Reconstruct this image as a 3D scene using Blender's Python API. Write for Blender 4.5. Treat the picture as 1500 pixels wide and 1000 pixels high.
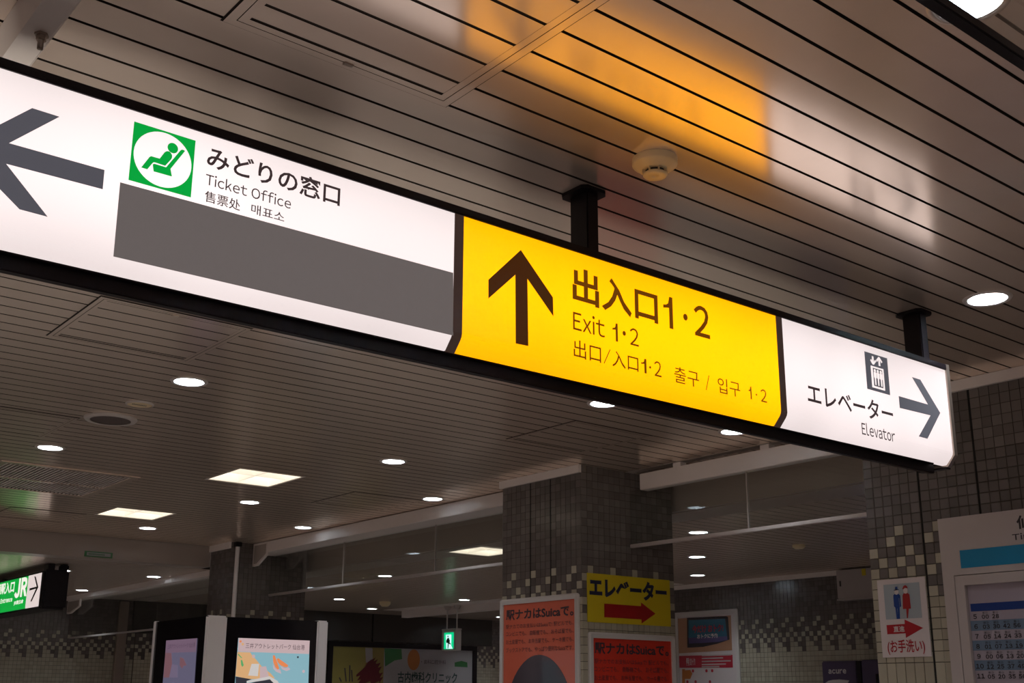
import bpy, bmesh, math, random
from mathutils import Vector, Matrix
random.seed(7)
for o in list(bpy.data.objects): bpy.data.objects.remove(o)
COL = bpy.context.scene.collection
CZ = 1.6            # eye height; heights below are given relative to the eye and lifted by CZ

# ------------------------------------------------------------ camera, world, exposure
cd = bpy.data.cameras.new('camera'); cam = bpy.data.objects.new('camera', cd); COL.objects.link(cam)
cd.sensor_width = 36.0; cd.lens = 1679.53 / 1500 * 36; cd.shift_y = 63.79 / 1500; cd.clip_start = 0.02
Rt, Dn, Fw = Vector((0.77802638, -0.62821643, 0.00436661)), Vector((0.16773786, 0.20102975, -0.96511712)), Vector((0.60542461, 0.75161902, 0.26178213))
m = Matrix((Rt, -Dn, -Fw)).transposed().to_4x4(); m.translation = Vector((0, 0, CZ)); cam.matrix_world = m
bpy.context.scene.camera = cam
w = bpy.data.worlds.new('world'); bpy.context.scene.world = w; w.use_nodes = True
w.node_tree.nodes['Background'].inputs[0].default_value = (1.0, 0.80, 0.74, 1)
w.node_tree.nodes['Background'].inputs[1].default_value = 0.14
vs = bpy.context.scene.view_settings
vs.view_transform = 'Standard'; vs.look = 'None'; vs.gamma = 1; vs.use_curve_mapping = False; vs.exposure = 0.0
LAMP = 400.0
H, H2 = 1.333, 1.14   # main ceiling and lower ceilings

# ------------------------------------------------------------ materials
def mat(name, col, rough=0.5, metal=0.0, spec=0.5, emit=None, es=0.0, var=0.0, bump=0.0, scale=8.0, coat=0.0, island=0.0):
    m = bpy.data.materials.new(name); m.use_nodes = True
    nt = m.node_tree; p = nt.nodes['Principled BSDF']
    p.inputs['Base Color'].default_value = (*col, 1); p.inputs['Roughness'].default_value = rough
    p.inputs['Metallic'].default_value = metal; p.inputs['Specular IOR Level'].default_value = spec
    if coat: p.inputs['Coat Weight'].default_value = coat; p.inputs['Coat Roughness'].default_value = 0.08
    if emit: p.inputs['Emission Color'].default_value = (*emit, 1); p.inputs['Emission Strength'].default_value = es
    if var or bump or island:
        tc = nt.nodes.new('ShaderNodeTexCoord'); nz = nt.nodes.new('ShaderNodeTexNoise')
        nz.inputs['Scale'].default_value = scale; nz.inputs['Detail'].default_value = 4
        nt.links.new(tc.outputs['Object'], nz.inputs['Vector'])
        if var or island:
            mr = nt.nodes.new('ShaderNodeMapRange'); mr.inputs['To Min'].default_value = 1 - var; mr.inputs['To Max'].default_value = 1 + var
            nt.links.new(nz.outputs['Fac'], mr.inputs['Value'])
            mx = nt.nodes.new('ShaderNodeVectorMath'); mx.operation = 'SCALE'; mx.inputs[0].default_value = col
            if island:
                ge = nt.nodes.new('ShaderNodeNewGeometry'); m2 = nt.nodes.new('ShaderNodeMapRange')
                m2.inputs['To Min'].default_value = 1 - island; m2.inputs['To Max'].default_value = 1 + island
                nt.links.new(ge.outputs['Random Per Island'], m2.inputs['Value'])
                oi = nt.nodes.new('ShaderNodeObjectInfo'); m3 = nt.nodes.new('ShaderNodeMapRange')
                m3.inputs['To Min'].default_value = 1 - island; m3.inputs['To Max'].default_value = 1 + island
                nt.links.new(oi.outputs['Random'], m3.inputs['Value'])
                a = nt.nodes.new('ShaderNodeMath'); a.operation = 'MULTIPLY'; b = nt.nodes.new('ShaderNodeMath'); b.operation = 'MULTIPLY'
                nt.links.new(mr.outputs[0], a.inputs[0]); nt.links.new(m2.outputs[0], a.inputs[1])
                nt.links.new(a.outputs[0], b.inputs[0]); nt.links.new(m3.outputs[0], b.inputs[1]); nt.links.new(b.outputs[0], mx.inputs['Scale'])
            else: nt.links.new(mr.outputs[0], mx.inputs['Scale'])
            nt.links.new(mx.outputs[0], p.inputs['Base Color'])
        if bump:
            bp = nt.nodes.new('ShaderNodeBump'); bp.inputs['Strength'].default_value = bump; bp.inputs['Distance'].default_value = 0.002
            nt.links.new(nz.outputs['Fac'], bp.inputs['Height']); nt.links.new(bp.outputs[0], p.inputs['Normal'])
    return m
def lit(name, col, es, var=0.05, scale=3.0, tube=None):
    # a backlit acrylic panel: its diffused tubes give a slightly uneven glow
    m = mat(name, tuple(min(1, c) * 0.12 for c in col), 0.35, emit=col, es=es, spec=0.3); nt = m.node_tree; p = nt.nodes['Principled BSDF']
    tc = nt.nodes.new('ShaderNodeTexCoord'); nz = nt.nodes.new('ShaderNodeTexNoise'); nz.inputs['Scale'].default_value = scale; nz.inputs['Detail'].default_value = 1
    mr = nt.nodes.new('ShaderNodeMapRange'); mr.inputs['From Min'].default_value = 0.3; mr.inputs['From Max'].default_value = 0.7
    mr.inputs['To Min'].default_value = es * (1 - var); mr.inputs['To Max'].default_value = es * (1 + var)
    nt.links.new(tc.outputs['Object'], nz.inputs['Vector']); nt.links.new(nz.outputs['Fac'], mr.inputs['Value']); nt.links.new(mr.outputs[0], p.inputs['Emission Strength'])
    if tube:   # fluorescent tube along the middle of the box: brightest at mid height
        lo, hi, zc, hh = tube; sx_ = nt.nodes.new('ShaderNodeSeparateXYZ'); nt.links.new(tc.outputs['Object'], sx_.inputs[0])
        a = nt.nodes.new('ShaderNodeMath'); a.operation = 'SUBTRACT'; a.inputs[1].default_value = zc; nt.links.new(sx_.outputs[2], a.inputs[0])
        b = nt.nodes.new('ShaderNodeMath'); b.operation = 'DIVIDE'; b.inputs[1].default_value = hh; nt.links.new(a.outputs[0], b.inputs[0])
        c = nt.nodes.new('ShaderNodeMath'); c.operation = 'MULTIPLY'; nt.links.new(b.outputs[0], c.inputs[0]); nt.links.new(b.outputs[0], c.inputs[1])
        d = nt.nodes.new('ShaderNodeMapRange'); d.inputs['To Min'].default_value = hi; d.inputs['To Max'].default_value = lo; nt.links.new(c.outputs[0], d.inputs['Value'])
        e = nt.nodes.new('ShaderNodeMath'); e.operation = 'MULTIPLY'; nt.links.new(mr.outputs[0], e.inputs[0]); nt.links.new(d.outputs[0], e.inputs[1]); nt.links.new(e.outputs[0], p.inputs['Emission Strength'])
    return m
def glassmat(name, tint=(0.93, 0.95, 0.94), refl=0.045):
    m = bpy.data.materials.new(name); m.use_nodes = True; nt = m.node_tree; nt.nodes.clear()
    o = nt.nodes.new('ShaderNodeOutputMaterial'); t = nt.nodes.new('ShaderNodeBsdfTransparent'); t.inputs[0].default_value = (*tint, 1)
    g = nt.nodes.new('ShaderNodeBsdfGlossy'); g.inputs['Roughness'].default_value = 0.02
    lw = nt.nodes.new('ShaderNodeLayerWeight'); pw = nt.nodes.new('ShaderNodeMath'); pw.operation = 'POWER'; pw.inputs[1].default_value = 4.0
    f = nt.nodes.new('ShaderNodeMapRange'); f.inputs['To Min'].default_value = refl; f.inputs['To Max'].default_value = 0.9
    nt.links.new(lw.outputs['Facing'], pw.inputs[0]); nt.links.new(pw.outputs[0], f.inputs['Value']); x = nt.nodes.new('ShaderNodeMixShader')
    nt.links.new(f.outputs[0], x.inputs[0]); nt.links.new(t.outputs[0], x.inputs[1]); nt.links.new(g.outputs[0], x.inputs[2]); nt.links.new(x.outputs[0], o.inputs[0])
    return m
M = {}
def enamel(name, dcol, gcol, rough, fac, scale, wide=.5):
    # glossy baked enamel on aluminium: a diffuse body under a strong satin sheen
    m = bpy.data.materials.new(name); m.use_nodes = True; nt = m.node_tree; nt.nodes.clear(); N = nt.nodes.new; L = nt.links.new
    o = N('ShaderNodeOutputMaterial'); d = N('ShaderNodeBsdfDiffuse'); g = N('ShaderNodeBsdfGlossy'); x = N('ShaderNodeMixShader')
    d.inputs[0].default_value = (*dcol, 1); g.inputs[0].default_value = (*gcol, 1); g.inputs['Roughness'].default_value = rough
    tc = N('ShaderNodeTexCoord'); nz = N('ShaderNodeTexNoise'); nz.inputs['Scale'].default_value = scale; nz.inputs['Detail'].default_value = 4
    L(tc.outputs['Object'], nz.inputs['Vector'])
    mr = N('ShaderNodeMapRange'); mr.inputs['To Min'].default_value = .94; mr.inputs['To Max'].default_value = 1.06; L(nz.outputs['Fac'], mr.inputs['Value'])
    mx = N('ShaderNodeVectorMath'); mx.operation = 'SCALE'; mx.inputs[0].default_value = dcol; L(mr.outputs[0], mx.inputs['Scale']); L(mx.outputs[0], d.inputs[0])
    bp = N('ShaderNodeBump'); bp.inputs['Strength'].default_value = .05; bp.inputs['Distance'].default_value = .002; L(nz.outputs['Fac'], bp.inputs['Height']); L(bp.outputs[0], g.inputs['Normal'])
    lw = N('ShaderNodeLayerWeight'); m2 = N('ShaderNodeValToRGB'); cr = m2.color_ramp   # sheen grows towards grazing view
    for i, (t, v) in enumerate(fac):
        e = cr.elements[i] if i < 2 else cr.elements.new(t)
        e.position = t; e.color = (v, v, v, 1)
    L(lw.outputs['Facing'], m2.inputs[0])
    g2 = N('ShaderNodeBsdfGlossy'); g2.inputs[0].default_value = (*gcol, 1); g2.inputs['Roughness'].default_value = .5
    xg = N('ShaderNodeMixShader'); xg.inputs[0].default_value = wide; L(g.outputs[0], xg.inputs[1]); L(g2.outputs[0], xg.inputs[2])
    L(m2.outputs[0], x.inputs[0]); L(d.outputs[0], x.inputs[1]); L(xg.outputs[0], x.inputs[2]); L(x.outputs[0], o.inputs[0])
    return m
M['slat'] = enamel('enamelled_aluminium_slat', (0.93, 0.77, 0.66), (0.99, 0.87, 0.76), 0.17, ((0.30, .10), (1.0, .92), (.42, .25), (.53, .72), (.70, .80)), 14, .22)
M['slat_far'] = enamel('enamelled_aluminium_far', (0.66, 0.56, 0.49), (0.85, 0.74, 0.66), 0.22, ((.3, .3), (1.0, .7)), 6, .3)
M['gap'] = mat('joint_backing_and_edge_shade', (0.02, 0.012, 0.008), 0.9)
M['trim'] = mat('painted_white_trim', (0.84, 0.76, 0.72), 0.35, var=0.04, scale=5)
M['beam'] = mat('painted_beige_beam', (0.40, 0.34, 0.30), 0.4, var=0.05, scale=3)
M['black'] = mat('black_metal', (0.006, 0.003, 0.005), 0.45, spec=0.25, var=0.1)
M['brownblack'] = mat('divider_brown_black', (0.03, 0.02, 0.017), 0.5, emit=(0.05, 0.028, 0.022), es=0.6)
M['steel'] = mat('brushed_steel', (0.40, 0.33, 0.28), 0.3, metal=0.8, var=0.05, scale=20)
M['white_lit'] = lit('lit_white_acrylic', (1.0, 0.87, 0.855), 1.0, 0.08, 2.2, (.86, 1.10, .175, .17))
M['white_lit2'] = lit('lit_white_acrylic_small', (1.0, 0.87, 0.86), 1.0, 0.06, 3.0, (.82, 1.07, .165, .17))
M['yellow_lit'] = lit('lit_yellow_acrylic', (1.6, 0.64, 0.0), 1.0, 0.07, 2.5, (.80, 1.13, .17, .17))
M['back_lit'] = lit('lit_back_acrylic', (1.0, 0.93, 0.82), 2.3, 0.05, 2.0)
M['film_dark'] = mat('dark_vinyl_film', (0.08, 0.08, 0.09), 0.5, emit=(0.80, 0.80, 0.98), es=0.085)
M['film_text'] = mat('dark_text_film', (0.05, 0.035, 0.04), 0.5, emit=(0.9, 0.6, 0.65), es=0.035)
M['film_grey'] = mat('grey_cover_film', (0.12, 0.11, 0.115), 0.55, emit=(0.95, 0.82, 0.80), es=0.115, var=0.05, scale=60)
M['film_brown'] = mat('black_film_on_yellow', (0.03, 0.015, 0.005), 0.5, emit=(0.12, 0.03, 0.0), es=0.35)
M['film_brown2'] = mat('black_text_film_on_yellow', (0.05, 0.02, 0.0), 0.5, emit=(0.25, 0.07, 0.0), es=0.5)
M['green_lit'] = lit('lit_green_film', (0.0, 0.40, 0.05), 0.9, 0.05, 3)
M['lamp'] = mat('lamp_disc', (0.8, 0.8, 0.8), 0.5, emit=(0.86, 0.94, 1.0), es=LAMP)
M['cone'] = mat('lamp_reflector', (0.82, 0.86, 0.88), 0.35, metal=0.0)
M['sqlamp'] = mat('square_lamp_diffuser', (0.8, 0.8, 0.8), 0.5, emit=(1.0, 0.95, 0.88), es=1.5)
M['sqfin'] = mat('square_lamp_fin', (0.8, 0.78, 0.72), 0.4, emit=(1.0, 0.85, 0.65), es=0.5)
M['ring'] = mat('white_lamp_ring', (0.55, 0.50, 0.47), 0.35)
M['mesh'] = mat('speaker_mesh', (0.09, 0.065, 0.055), 0.6, bump=0.6, scale=400)
M['det'] = mat('cream_plastic_sign_tint', (0.82, 0.68, 0.42), 0.4)  # cream, yellowed further to carry the sign's light in the base colour
M['dark'] = mat('dark_plastic', (0.03, 0.025, 0.02), 0.5)
M['tile_dark'] = mat('dark_glazed_tile', (0.125, 0.108, 0.10), 0.22, spec=0.6, island=0.18)
M['tile_light'] = mat('pale_glazed_tile', (0.40, 0.36, 0.28), 0.22, spec=0.6, island=0.10)
M['grout'] = mat('tile_grout', (0.06, 0.047, 0.038), 0.85, bump=0.2, scale=200)
M['groove'] = mat('black_joint', (0.006, 0.005, 0.004), 0.9)
M['floor'] = mat('polished_floor', (0.55, 0.46, 0.41), 0.3, var=0.1, scale=1.5)
M['glass'] = glassmat('clear_glass')
M['clear'] = glassmat('anti_glare_cover', (0.97, 0.97, 0.97), 0.004)
M['strip'] = mat('aluminium_strip', (0.62, 0.56, 0.54), 0.3, metal=0.5)
M['frame'] = mat('white_poster_frame', (0.60, 0.56, 0.54), 0.3, spec=0.6)
M['orange'] = mat('orange_poster', (0.66, 0.125, 0.065), 0.45, coat=0.7, var=0.02)
M['red'] = mat('red_poster', (0.62, 0.035, 0.015), 0.45, coat=0.5, var=0.02)
M['ink'] = mat('dark_ink', (0.045, 0.03, 0.04), 0.5)
M['plum'] = mat('dark_plum_print', (0.065, 0.045, 0.06), 0.4, coat=0.6)
M['navy'] = mat('navy_ink', (0.012, 0.014, 0.05), 0.5)
M['yellowplate'] = mat('yellow_plate', (0.62, 0.47, 0.01), 0.45, var=0.04, scale=4)
M['darkred'] = mat('dark_red_ink', (0.30, 0.004, 0.004), 0.5)
M['crimson'] = mat('crimson_ink', (0.36, 0.0, 0.008), 0.5)
M['paper'] = mat('white_plate', (0.62, 0.55, 0.55), 0.45)
M['greyblue'] = mat('grey_blue_print', (0.33, 0.37, 0.41), 0.5)
M['case'] = mat('timetable_case', (0.46, 0.40, 0.385), 0.4, var=0.02)
M['caseinner'] = mat('timetable_sheet', (0.42, 0.36, 0.42), 0.4)
M['cyan'] = mat('cyan_band', (0.0, 0.19, 0.36), 0.45)
M['blue'] = mat('blue_band', (0.0, 0.035, 0.22), 0.45)
M['rowblue'] = mat('pale_blue_row', (0.15, 0.22, 0.32), 0.45)
M['print'] = mat('black_print', (0.02, 0.016, 0.02), 0.5)
M['whitepost'] = mat('kiosk_white_post', (0.88, 0.84, 0.84), 0.3)
M['gloss'] = mat('kiosk_black_gloss', (0.006, 0.005, 0.007), 0.12, spec=0.5)
M['purple'] = mat('purple_vending_panel', (0.055, 0.035, 0.085), 0.35)
M['billy'] = mat('billboard_yellow', (0.26, 0.21, 0.05), 0.4)
M['billw'] = mat('billboard_white', (0.36, 0.34, 0.35), 0.4)
M['billg'] = mat('billboard_green', (0.03, 0.16, 0.045), 0.4)
M['bille'] = mat('dark_green_ink', (0.01, 0.05, 0.045), 0.5)
M['billr'] = mat('deep_red_flower', (0.10, 0.004, 0.01), 0.5)
M['billo'] = mat('orange_mark', (0.45, 0.15, 0.03), 0.5)
M['exitg'] = mat('lit_exit_green', (0.0, 0.3, 0.12), 0.4, emit=(0.0, 0.62, 0.25), es=1.0)
M['exitw'] = mat('lit_exit_white', (0.5, 0.6, 0.6), 0.4, emit=(0.62, 1.0, 0.95), es=1.0)
M['exitf'] = mat('exit_figure', (0.0, 0.08, 0.04), 0.4)
M['jrg'] = mat('lit_green_sign', (0.0, 0.25, 0.03), 0.4, emit=(0.0, 0.36, 0.04), es=1.0)
M['jrw'] = mat('lit_white_lettering', (0.6, 0.6, 0.55), 0.4, emit=(0.90, 0.84, 0.78), es=1.0)
M['jrp'] = mat('lit_white_sign_end', (0.6, 0.55, 0.55), 0.4, emit=(0.70, 0.60, 0.58), es=1.0)
def scr(n, c, s=1.0): return mat(n, tuple(x * .2 for x in c), 0.3, emit=c, es=s)
M['s_head'] = scr('screen_pink', (0.50, 0.37, 0.38)); M['s_teal'] = scr('screen_teal', (0.22, 0.40, 0.46)); M['s_or'] = scr('screen_orange', (0.62, 0.36, 0.17))
M['s_shoe'] = scr('screen_shoe', (0.72, 0.22, 0.08)); M['s_white'] = scr('screen_white', (0.55, 0.52, 0.50)); M['s_ink'] = scr('screen_ink', (0.07, 0.04, 0.05))
M['s_green'] = scr('screen_green', (0.10, 0.35, 0.13)); M['s_dark'] = scr('screen_dark', (0.03, 0.03, 0.04)); M['s_lilac'] = scr('screen_lilac', (0.50, 0.38, 0.42))
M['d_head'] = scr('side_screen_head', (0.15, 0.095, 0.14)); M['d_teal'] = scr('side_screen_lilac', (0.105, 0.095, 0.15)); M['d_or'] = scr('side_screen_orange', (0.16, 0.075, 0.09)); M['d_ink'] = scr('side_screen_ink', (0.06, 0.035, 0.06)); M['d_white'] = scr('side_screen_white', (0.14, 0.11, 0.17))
M['glow'] = mat('vending_glow', (0.2, 0.2, 0.3), 0.4, emit=(0.35, 0.42, 0.8), es=0.7)

# ------------------------------------------------------------ mesh helpers
def bx(bm, x0, x1, y0, y1, z0, z1):
    v = [bm.verts.new((x, y, z)) for x in (x0, x1) for y in (y0, y1) for z in (z0, z1)]
    for f in ((0, 1, 3, 2), (4, 6, 7, 5), (0, 4, 5, 1), (2, 3, 7, 6), (0, 2, 6, 4), (1, 5, 7, 3)): bm.faces.new([v[i] for i in f])
def box(*a):
    bm = bmesh.new(); bx(bm, *a); return bm
def bevel(bm, w, seg=2):
    bmesh.ops.bevel(bm, geom=list(bm.edges), offset=w, segments=seg, affect='EDGES', clamp_overlap=True); return bm
def prism(bm, pts, axis, c0, c1):
    # polygon extruded between two planes; pts in the plane's own coordinates
    f = {'Y': lambda u, v, c: (u, c, v), 'X': lambda u, v, c: (c, -u, v), 'Z': lambda u, v, c: (u, v, c)}[axis]
    a = [bm.verts.new(f(u, v, c0)) for u, v in pts]; b = [bm.verts.new(f(u, v, c1)) for u, v in pts]
    n = len(pts)
    bm.faces.new(a); bm.faces.new(b[::-1])
    for i in range(n): bm.faces.new((a[i], b[i], b[(i + 1) % n], a[(i + 1) % n]))
    bmesh.ops.recalc_face_normals(bm, faces=bm.faces)
    return bm
def lathe(bm, prof, cx, cy, n=40):
    rings = []
    for r, z in prof:
        rings.append([bm.verts.new((cx, cy, z))] if r < 1e-6 else [bm.verts.new((cx + r * math.cos(2 * math.pi * i / n), cy + r * math.sin(2 * math.pi * i / n), z)) for i in range(n)])
    for a, b in zip(rings, rings[1:]):
        for i in range(n):
            j = (i + 1) % n
            if len(a) == 1 and len(b) == 1: continue
            if len(a) == 1: bm.faces.new((a[0], b[i], b[j]))
            elif len(b) == 1: bm.faces.new((a[i], b[0], a[j]))
            else: bm.faces.new((a[i], b[i], b[j], a[j]))
    return bm
def wpos(o):
    v = Vector((0, 0, 0))
    while o is not None: v += o.location; o = o.parent
    return v
def tag(o, label=None, cat=None, group=None, kind=None):
    for k, x in (('label', label), ('category', cat), ('group', group), ('kind', kind)):
        if x: o[k] = x
    return o
def obj(name, bm, m, parent=None, smooth=False, lift=True):
    # links the bmesh as one object; vertices are in eye-relative world coordinates
    if parent is None:
        xs = [v.co for v in bm.verts]
        org = Vector(((min(v.x for v in xs) + max(v.x for v in xs)) / 2, (min(v.y for v in xs) + max(v.y for v in xs)) / 2, min(v.z for v in xs) + CZ))
    else: org = wpos(parent)
    for v in bm.verts: v.co.z += CZ; v.co -= org
    me = bpy.data.meshes.new(name); bm.to_mesh(me); bm.free()
    if smooth:
        for p in me.polygons: p.use_smooth = True
    me.materials.append(M[m] if isinstance(m, str) else m)
    o = bpy.data.objects.new(name, me); COL.objects.link(o)
    if parent is None: o.location = org
    else: o.parent = parent
    return o
def thing(name, label, cat, loc, group=None, kind=None):
    o = bpy.data.objects.new(name, None); COL.objects.link(o); o.location = (loc[0], loc[1], loc[2] + CZ); o.empty_display_size = 0.1
    return tag(o, label, cat, group, kind)
def flat(name, pts, pl, m, parent, off=0.001, th=0.0006):
    # a thin applied sheet / film with the outline pts, standing off the plane pl
    ax, c = pl; bm = bmesh.new(); prism(bm, pts, ax, c - off - th, c - off); return obj(name, bm, m, parent)
def rect(u0, u1, v0, v1): return [(u0, v0), (u1, v0), (u1, v1), (u0, v1)]
def circ(cu, cv, ru, rv=None, n=32): rv = rv or ru; return [(cu + ru * math.cos(2 * math.pi * i / n), cv + rv * math.sin(2 * math.pi * i / n)) for i in range(n)]
def stroke(p, q, w):
    d = Vector((q[0] - p[0], q[1] - p[1])); n = Vector((-d.y, d.x)).normalized() * w / 2
    return [(p[0] + n.x, p[1] + n.y), (q[0] + n.x, q[1] + n.y), (q[0] - n.x, q[1] - n.y), (p[0] - n.x, p[1] - n.y)]
def text(s, pl, bb, m, parent, bold=0.0, off=0.001, name='lettering', shear=0.0):
    cu = bpy.data.curves.new('t', 'FONT'); cu.body = s; cu.size = 1.0; cu.offset = bold; cu.resolution_u = 3; cu.shear = shear
    t = bpy.data.objects.new('t', cu); COL.objects.link(t)
    dg = bpy.context.evaluated_depsgraph_get(); me = bpy.data.meshes.new_from_object(t.evaluated_get(dg))
    bpy.data.objects.remove(t); bpy.data.curves.remove(cu)
    xs = [v.co.x for v in me.vertices]; ys = [v.co.y for v in me.vertices]
    x0, x1, y0, y1 = min(xs), max(xs), min(ys), max(ys); u0, u1, v0, v1 = bb
    org = wpos(parent); ax, c = pl
    for v in me.vertices:
        u = u0 + (v.co.x - x0) / (x1 - x0) * (u1 - u0); h = v0 + (v.co.y - y0) / max(y1 - y0, 1e-6) * (v1 - v0)
        p = Vector((u, c - off, h)) if ax == 'Y' else Vector((c - off, -u, h))
        p.z += CZ; v.co = p - org
    me.name = name; me.materials.clear(); me.materials.append(M[m])
    o = bpy.data.objects.new(name, me); COL.objects.link(o); o.parent = parent
    return o
ONE = [(0, .60), (0, .70), (.10, .72), (.18, .78), (.23, 1.0), (.34, 1.0), (.34, 0), (.21, 0), (.21, .645)]
def ltext(s, pl, bb, m, parent, bold=0.0, off=0.001, name='lettering', gap=.10, narrow=1.0, base=None):
    # Latin words set letter by letter from the wide sans glyphs, so their strokes match the Japanese wording
    polys = []; x = 0.0
    verts, faces = [], []
    for ch in s:
        if ch == ' ': x += .30; continue
        cu = bpy.data.curves.new('t', 'FONT'); cu.body = chr(ord(ch) + 0xFEE0); cu.size = 1.0; cu.offset = bold; cu.resolution_u = 3
        t = bpy.data.objects.new('t', cu); COL.objects.link(t)
        dg = bpy.context.evaluated_depsgraph_get(); me = bpy.data.meshes.new_from_object(t.evaluated_get(dg))
        bpy.data.objects.remove(t); bpy.data.curves.remove(cu)
        mn = min(v.co.x for v in me.vertices); mx = max(v.co.x for v in me.vertices)
        g = gap * {'t': .55, 'T': .75, 'f': .45, 'v': .45, 'r': .7, 'x': .5, 'k': .7}.get(ch, 1.0)
        k = len(verts)
        if x and ch in 'fvxt': x -= gap * .4
        for v in me.vertices: verts.append([x + v.co.x - mn, v.co.y])
        for p in me.polygons: faces.append([k + i for i in p.vertices])
        x += mx - mn + g; bpy.data.meshes.remove(me)
    xs = [v[0] for v in verts]; ys = [v[1] for v in verts]
    x0, x1, y0, y1 = min(xs), max(xs), min(ys), max(ys); u0, u1, v0, v1 = bb
    org = wpos(parent); ax, c = pl; co = []
    for X_, Y_ in verts:
        u = u0 + (X_ - x0) / (x1 - x0) * (u1 - u0); h = v0 + (Y_ - y0) / (y1 - y0) * (v1 - v0)
        p = Vector((u, c - off, h)) if ax == 'Y' else Vector((c - off, -u, h)); p.z += CZ; co.append(p - org)
    me = bpy.data.meshes.new(name); me.from_pydata(co, [], faces); me.materials.append(M[m])
    o = bpy.data.objects.new(name, me); COL.objects.link(o); o.parent = parent
    return o
def one(pl, bb, m, parent, off=.001, wk=1.0):
    u0, u1, v0, v1 = bb; w = .34
    pts = [(u0 + x / w * (u1 - u0) if not (x > .2 and wk != 1) else u1 - (.34 - x) / w * (u1 - u0) * wk, v0 + y * (v1 - v0)) for x, y in ONE]
    o = flat('lettering', pts, pl, m, parent, off); return o
def cut(o, cutters):
    mods = []
    for c in cutters:
        b = o.modifiers.new('b', 'BOOLEAN'); b.operation = 'DIFFERENCE'; b.solver = 'EXACT'; b.object = c
    dg = bpy.context.evaluated_depsgraph_get(); me = bpy.data.meshes.new_from_object(o.evaluated_get(dg))
    o.modifiers.clear(); old = o.data; o.data = me; me.name = old.name
    bpy.data.meshes.remove(old)

# ------------------------------------------------------------ setting: floor and outer walls
floor = obj('floor', box(-6, 16, -6, 14.6, -1.65, -1.6), 'floor'); tag(floor, kind='structure')

# cut-outs in the ceiling for lamps, speaker grilles and the air grille (x, y, radius)
RL = 0.068
DL = [(1.952, 0.985), (3.625, 1.885), (1.95, 4.69), (1.934, 6.52), (3.618, 3.80), (4.54, 3.80), (3.62, 5.605), (4.563, 6.545), (3.648, 7.515), (4.568, 8.40), (3.605, 9.285)]
SQ = [(3.025, 3.455, 6.39, 6.86), (3.01, 3.45, 8.37, 8.81)]
GR = (1.86, 2.645, 7.11, 8.05)
DL_FILL = [(x, y) for x in (-1.40, .28, 1.95, 3.62) for y in (.98, -.85, -2.68) if (x, y) not in ((1.95, .98), (3.62, .98))] + [(.28, 4.69), (.28, 6.52), (.28, 8.35), (-1.4, 4.69), (-1.4, 6.52)]  # added downlights out of view, there to brighten ceiling, columns and kiosk
cutters = []
def cutter_circle(x, y, r, z):
    bm = bmesh.new(); lathe(bm, [(0, z - 0.1), (r, z - 0.1), (r, z + 0.2), (0, z + 0.2)], x, y, 40); bmesh.ops.recalc_face_normals(bm, faces=bm.faces); o = obj('cut', bm, 'gap'); return o
def cutter_box(x0, x1, y0, y1, z): return obj('cut', box(x0, x1, y0, y1, z - 0.1, z + 0.2), 'gap')
for x, y in DL + DL_FILL: cutters.append((x - RL, x + RL, y - RL, y + RL, cutter_circle(x, y, RL, H)))
for a in SQ + [GR]: cutters.append((*a, cutter_box(*a, H)))

# main slatted ceiling: a dark backing with every slat its own piece
SLX0, SLX1 = -2.5, 5.375
ceiling = obj('ceiling', box(SLX0, SLX1, -3.6, 10.07, H + 0.016, H + 0.03), 'gap'); tag(ceiling, kind='structure')
cut(ceiling, [c[4] for c in cutters])
def shade_edges(o, lim=2):
    # joint shade painted onto the side faces of slats and hatch frames
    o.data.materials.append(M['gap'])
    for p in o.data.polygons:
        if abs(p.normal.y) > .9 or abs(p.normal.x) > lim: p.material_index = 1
def slat(y0, y1):
    bm = box(SLX0, SLX1, y0, y1, H, H + 0.009)
    o = obj('slat', bm, 'slat', ceiling); shade_edges(o)
    cs = [c[4] for c in cutters if c[2] < y1 and c[3] > y0]
    if cs: cut(o, cs)
joints = [1.176 + 0.1002 * k for k in range(-17, 13)]
far0 = 3.845
joints2 = [far0 + 0.1003 * k for k in range(-13, 63)]
js = [j for j in joints if j < 2.42] + [j for j in joints2 if 2.42 < j < 10.07]
for a, b in zip(js, js[1:]):
    if b - a > 0.13 : mid = (a + b) / 2; slat(a + .0045, mid - .0045); slat(mid + .0045, b - .0045)
    else: slat(a + .0045, b - .0045)
bm = bmesh.new(); y = js[0] - .1
while y > -3.6: bx(bm, SLX0, SLX1, y + .0045, y + .0957, H, H + .014); y -= .1
sl = obj('slats', bm, 'slat', ceiling); tag(sl, kind='stuff'); cut(sl, [c[4] for c in cutters if c[2] < js[0]])
for c in cutters: bpy.data.objects.remove(c[4])

# lower ceilings (right hall and far left), slats there are only a few pixels: joined
def low_ceiling(x0, x1, y0, y1, cuts, sq=()):
    c = obj('ceiling', box(x0, x1, y0, y1, H2 + 0.012, H2 + 0.03), 'gap'); tag(c, kind='structure')
    cc = [cutter_circle(x, y, RL, H2) for x, y in cuts] + [cutter_box(*a, H2) for a in sq]
    bm = bmesh.new(); y = y0
    while y < y1 - 0.02: bx(bm, x0, x1, y + .004, min(y + .096, y1), H2, H2 + 0.01); y += 0.1
    s = obj('slats', bm, 'slat_far', c); shade_edges(s); tag(s, kind='stuff')
    if cc: cut(c, cc); cut(s, cc)
    for k in cc: bpy.data.objects.remove(k)
    return c
DLR = [(6.187, 5.545), (7.296, 6.565), (8.434, 7.59), (6.185, 9.66), (7.299, 12.416), (8.456, 13.506), (8.502, 11.47), (10.774, 13.626)]
SQR = (5.51, 5.94, 7.22, 7.68)
low_ceiling(5.72, 14, -1, 14.4, DLR, [(5.72, 5.94, 7.22, 7.68)])
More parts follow.
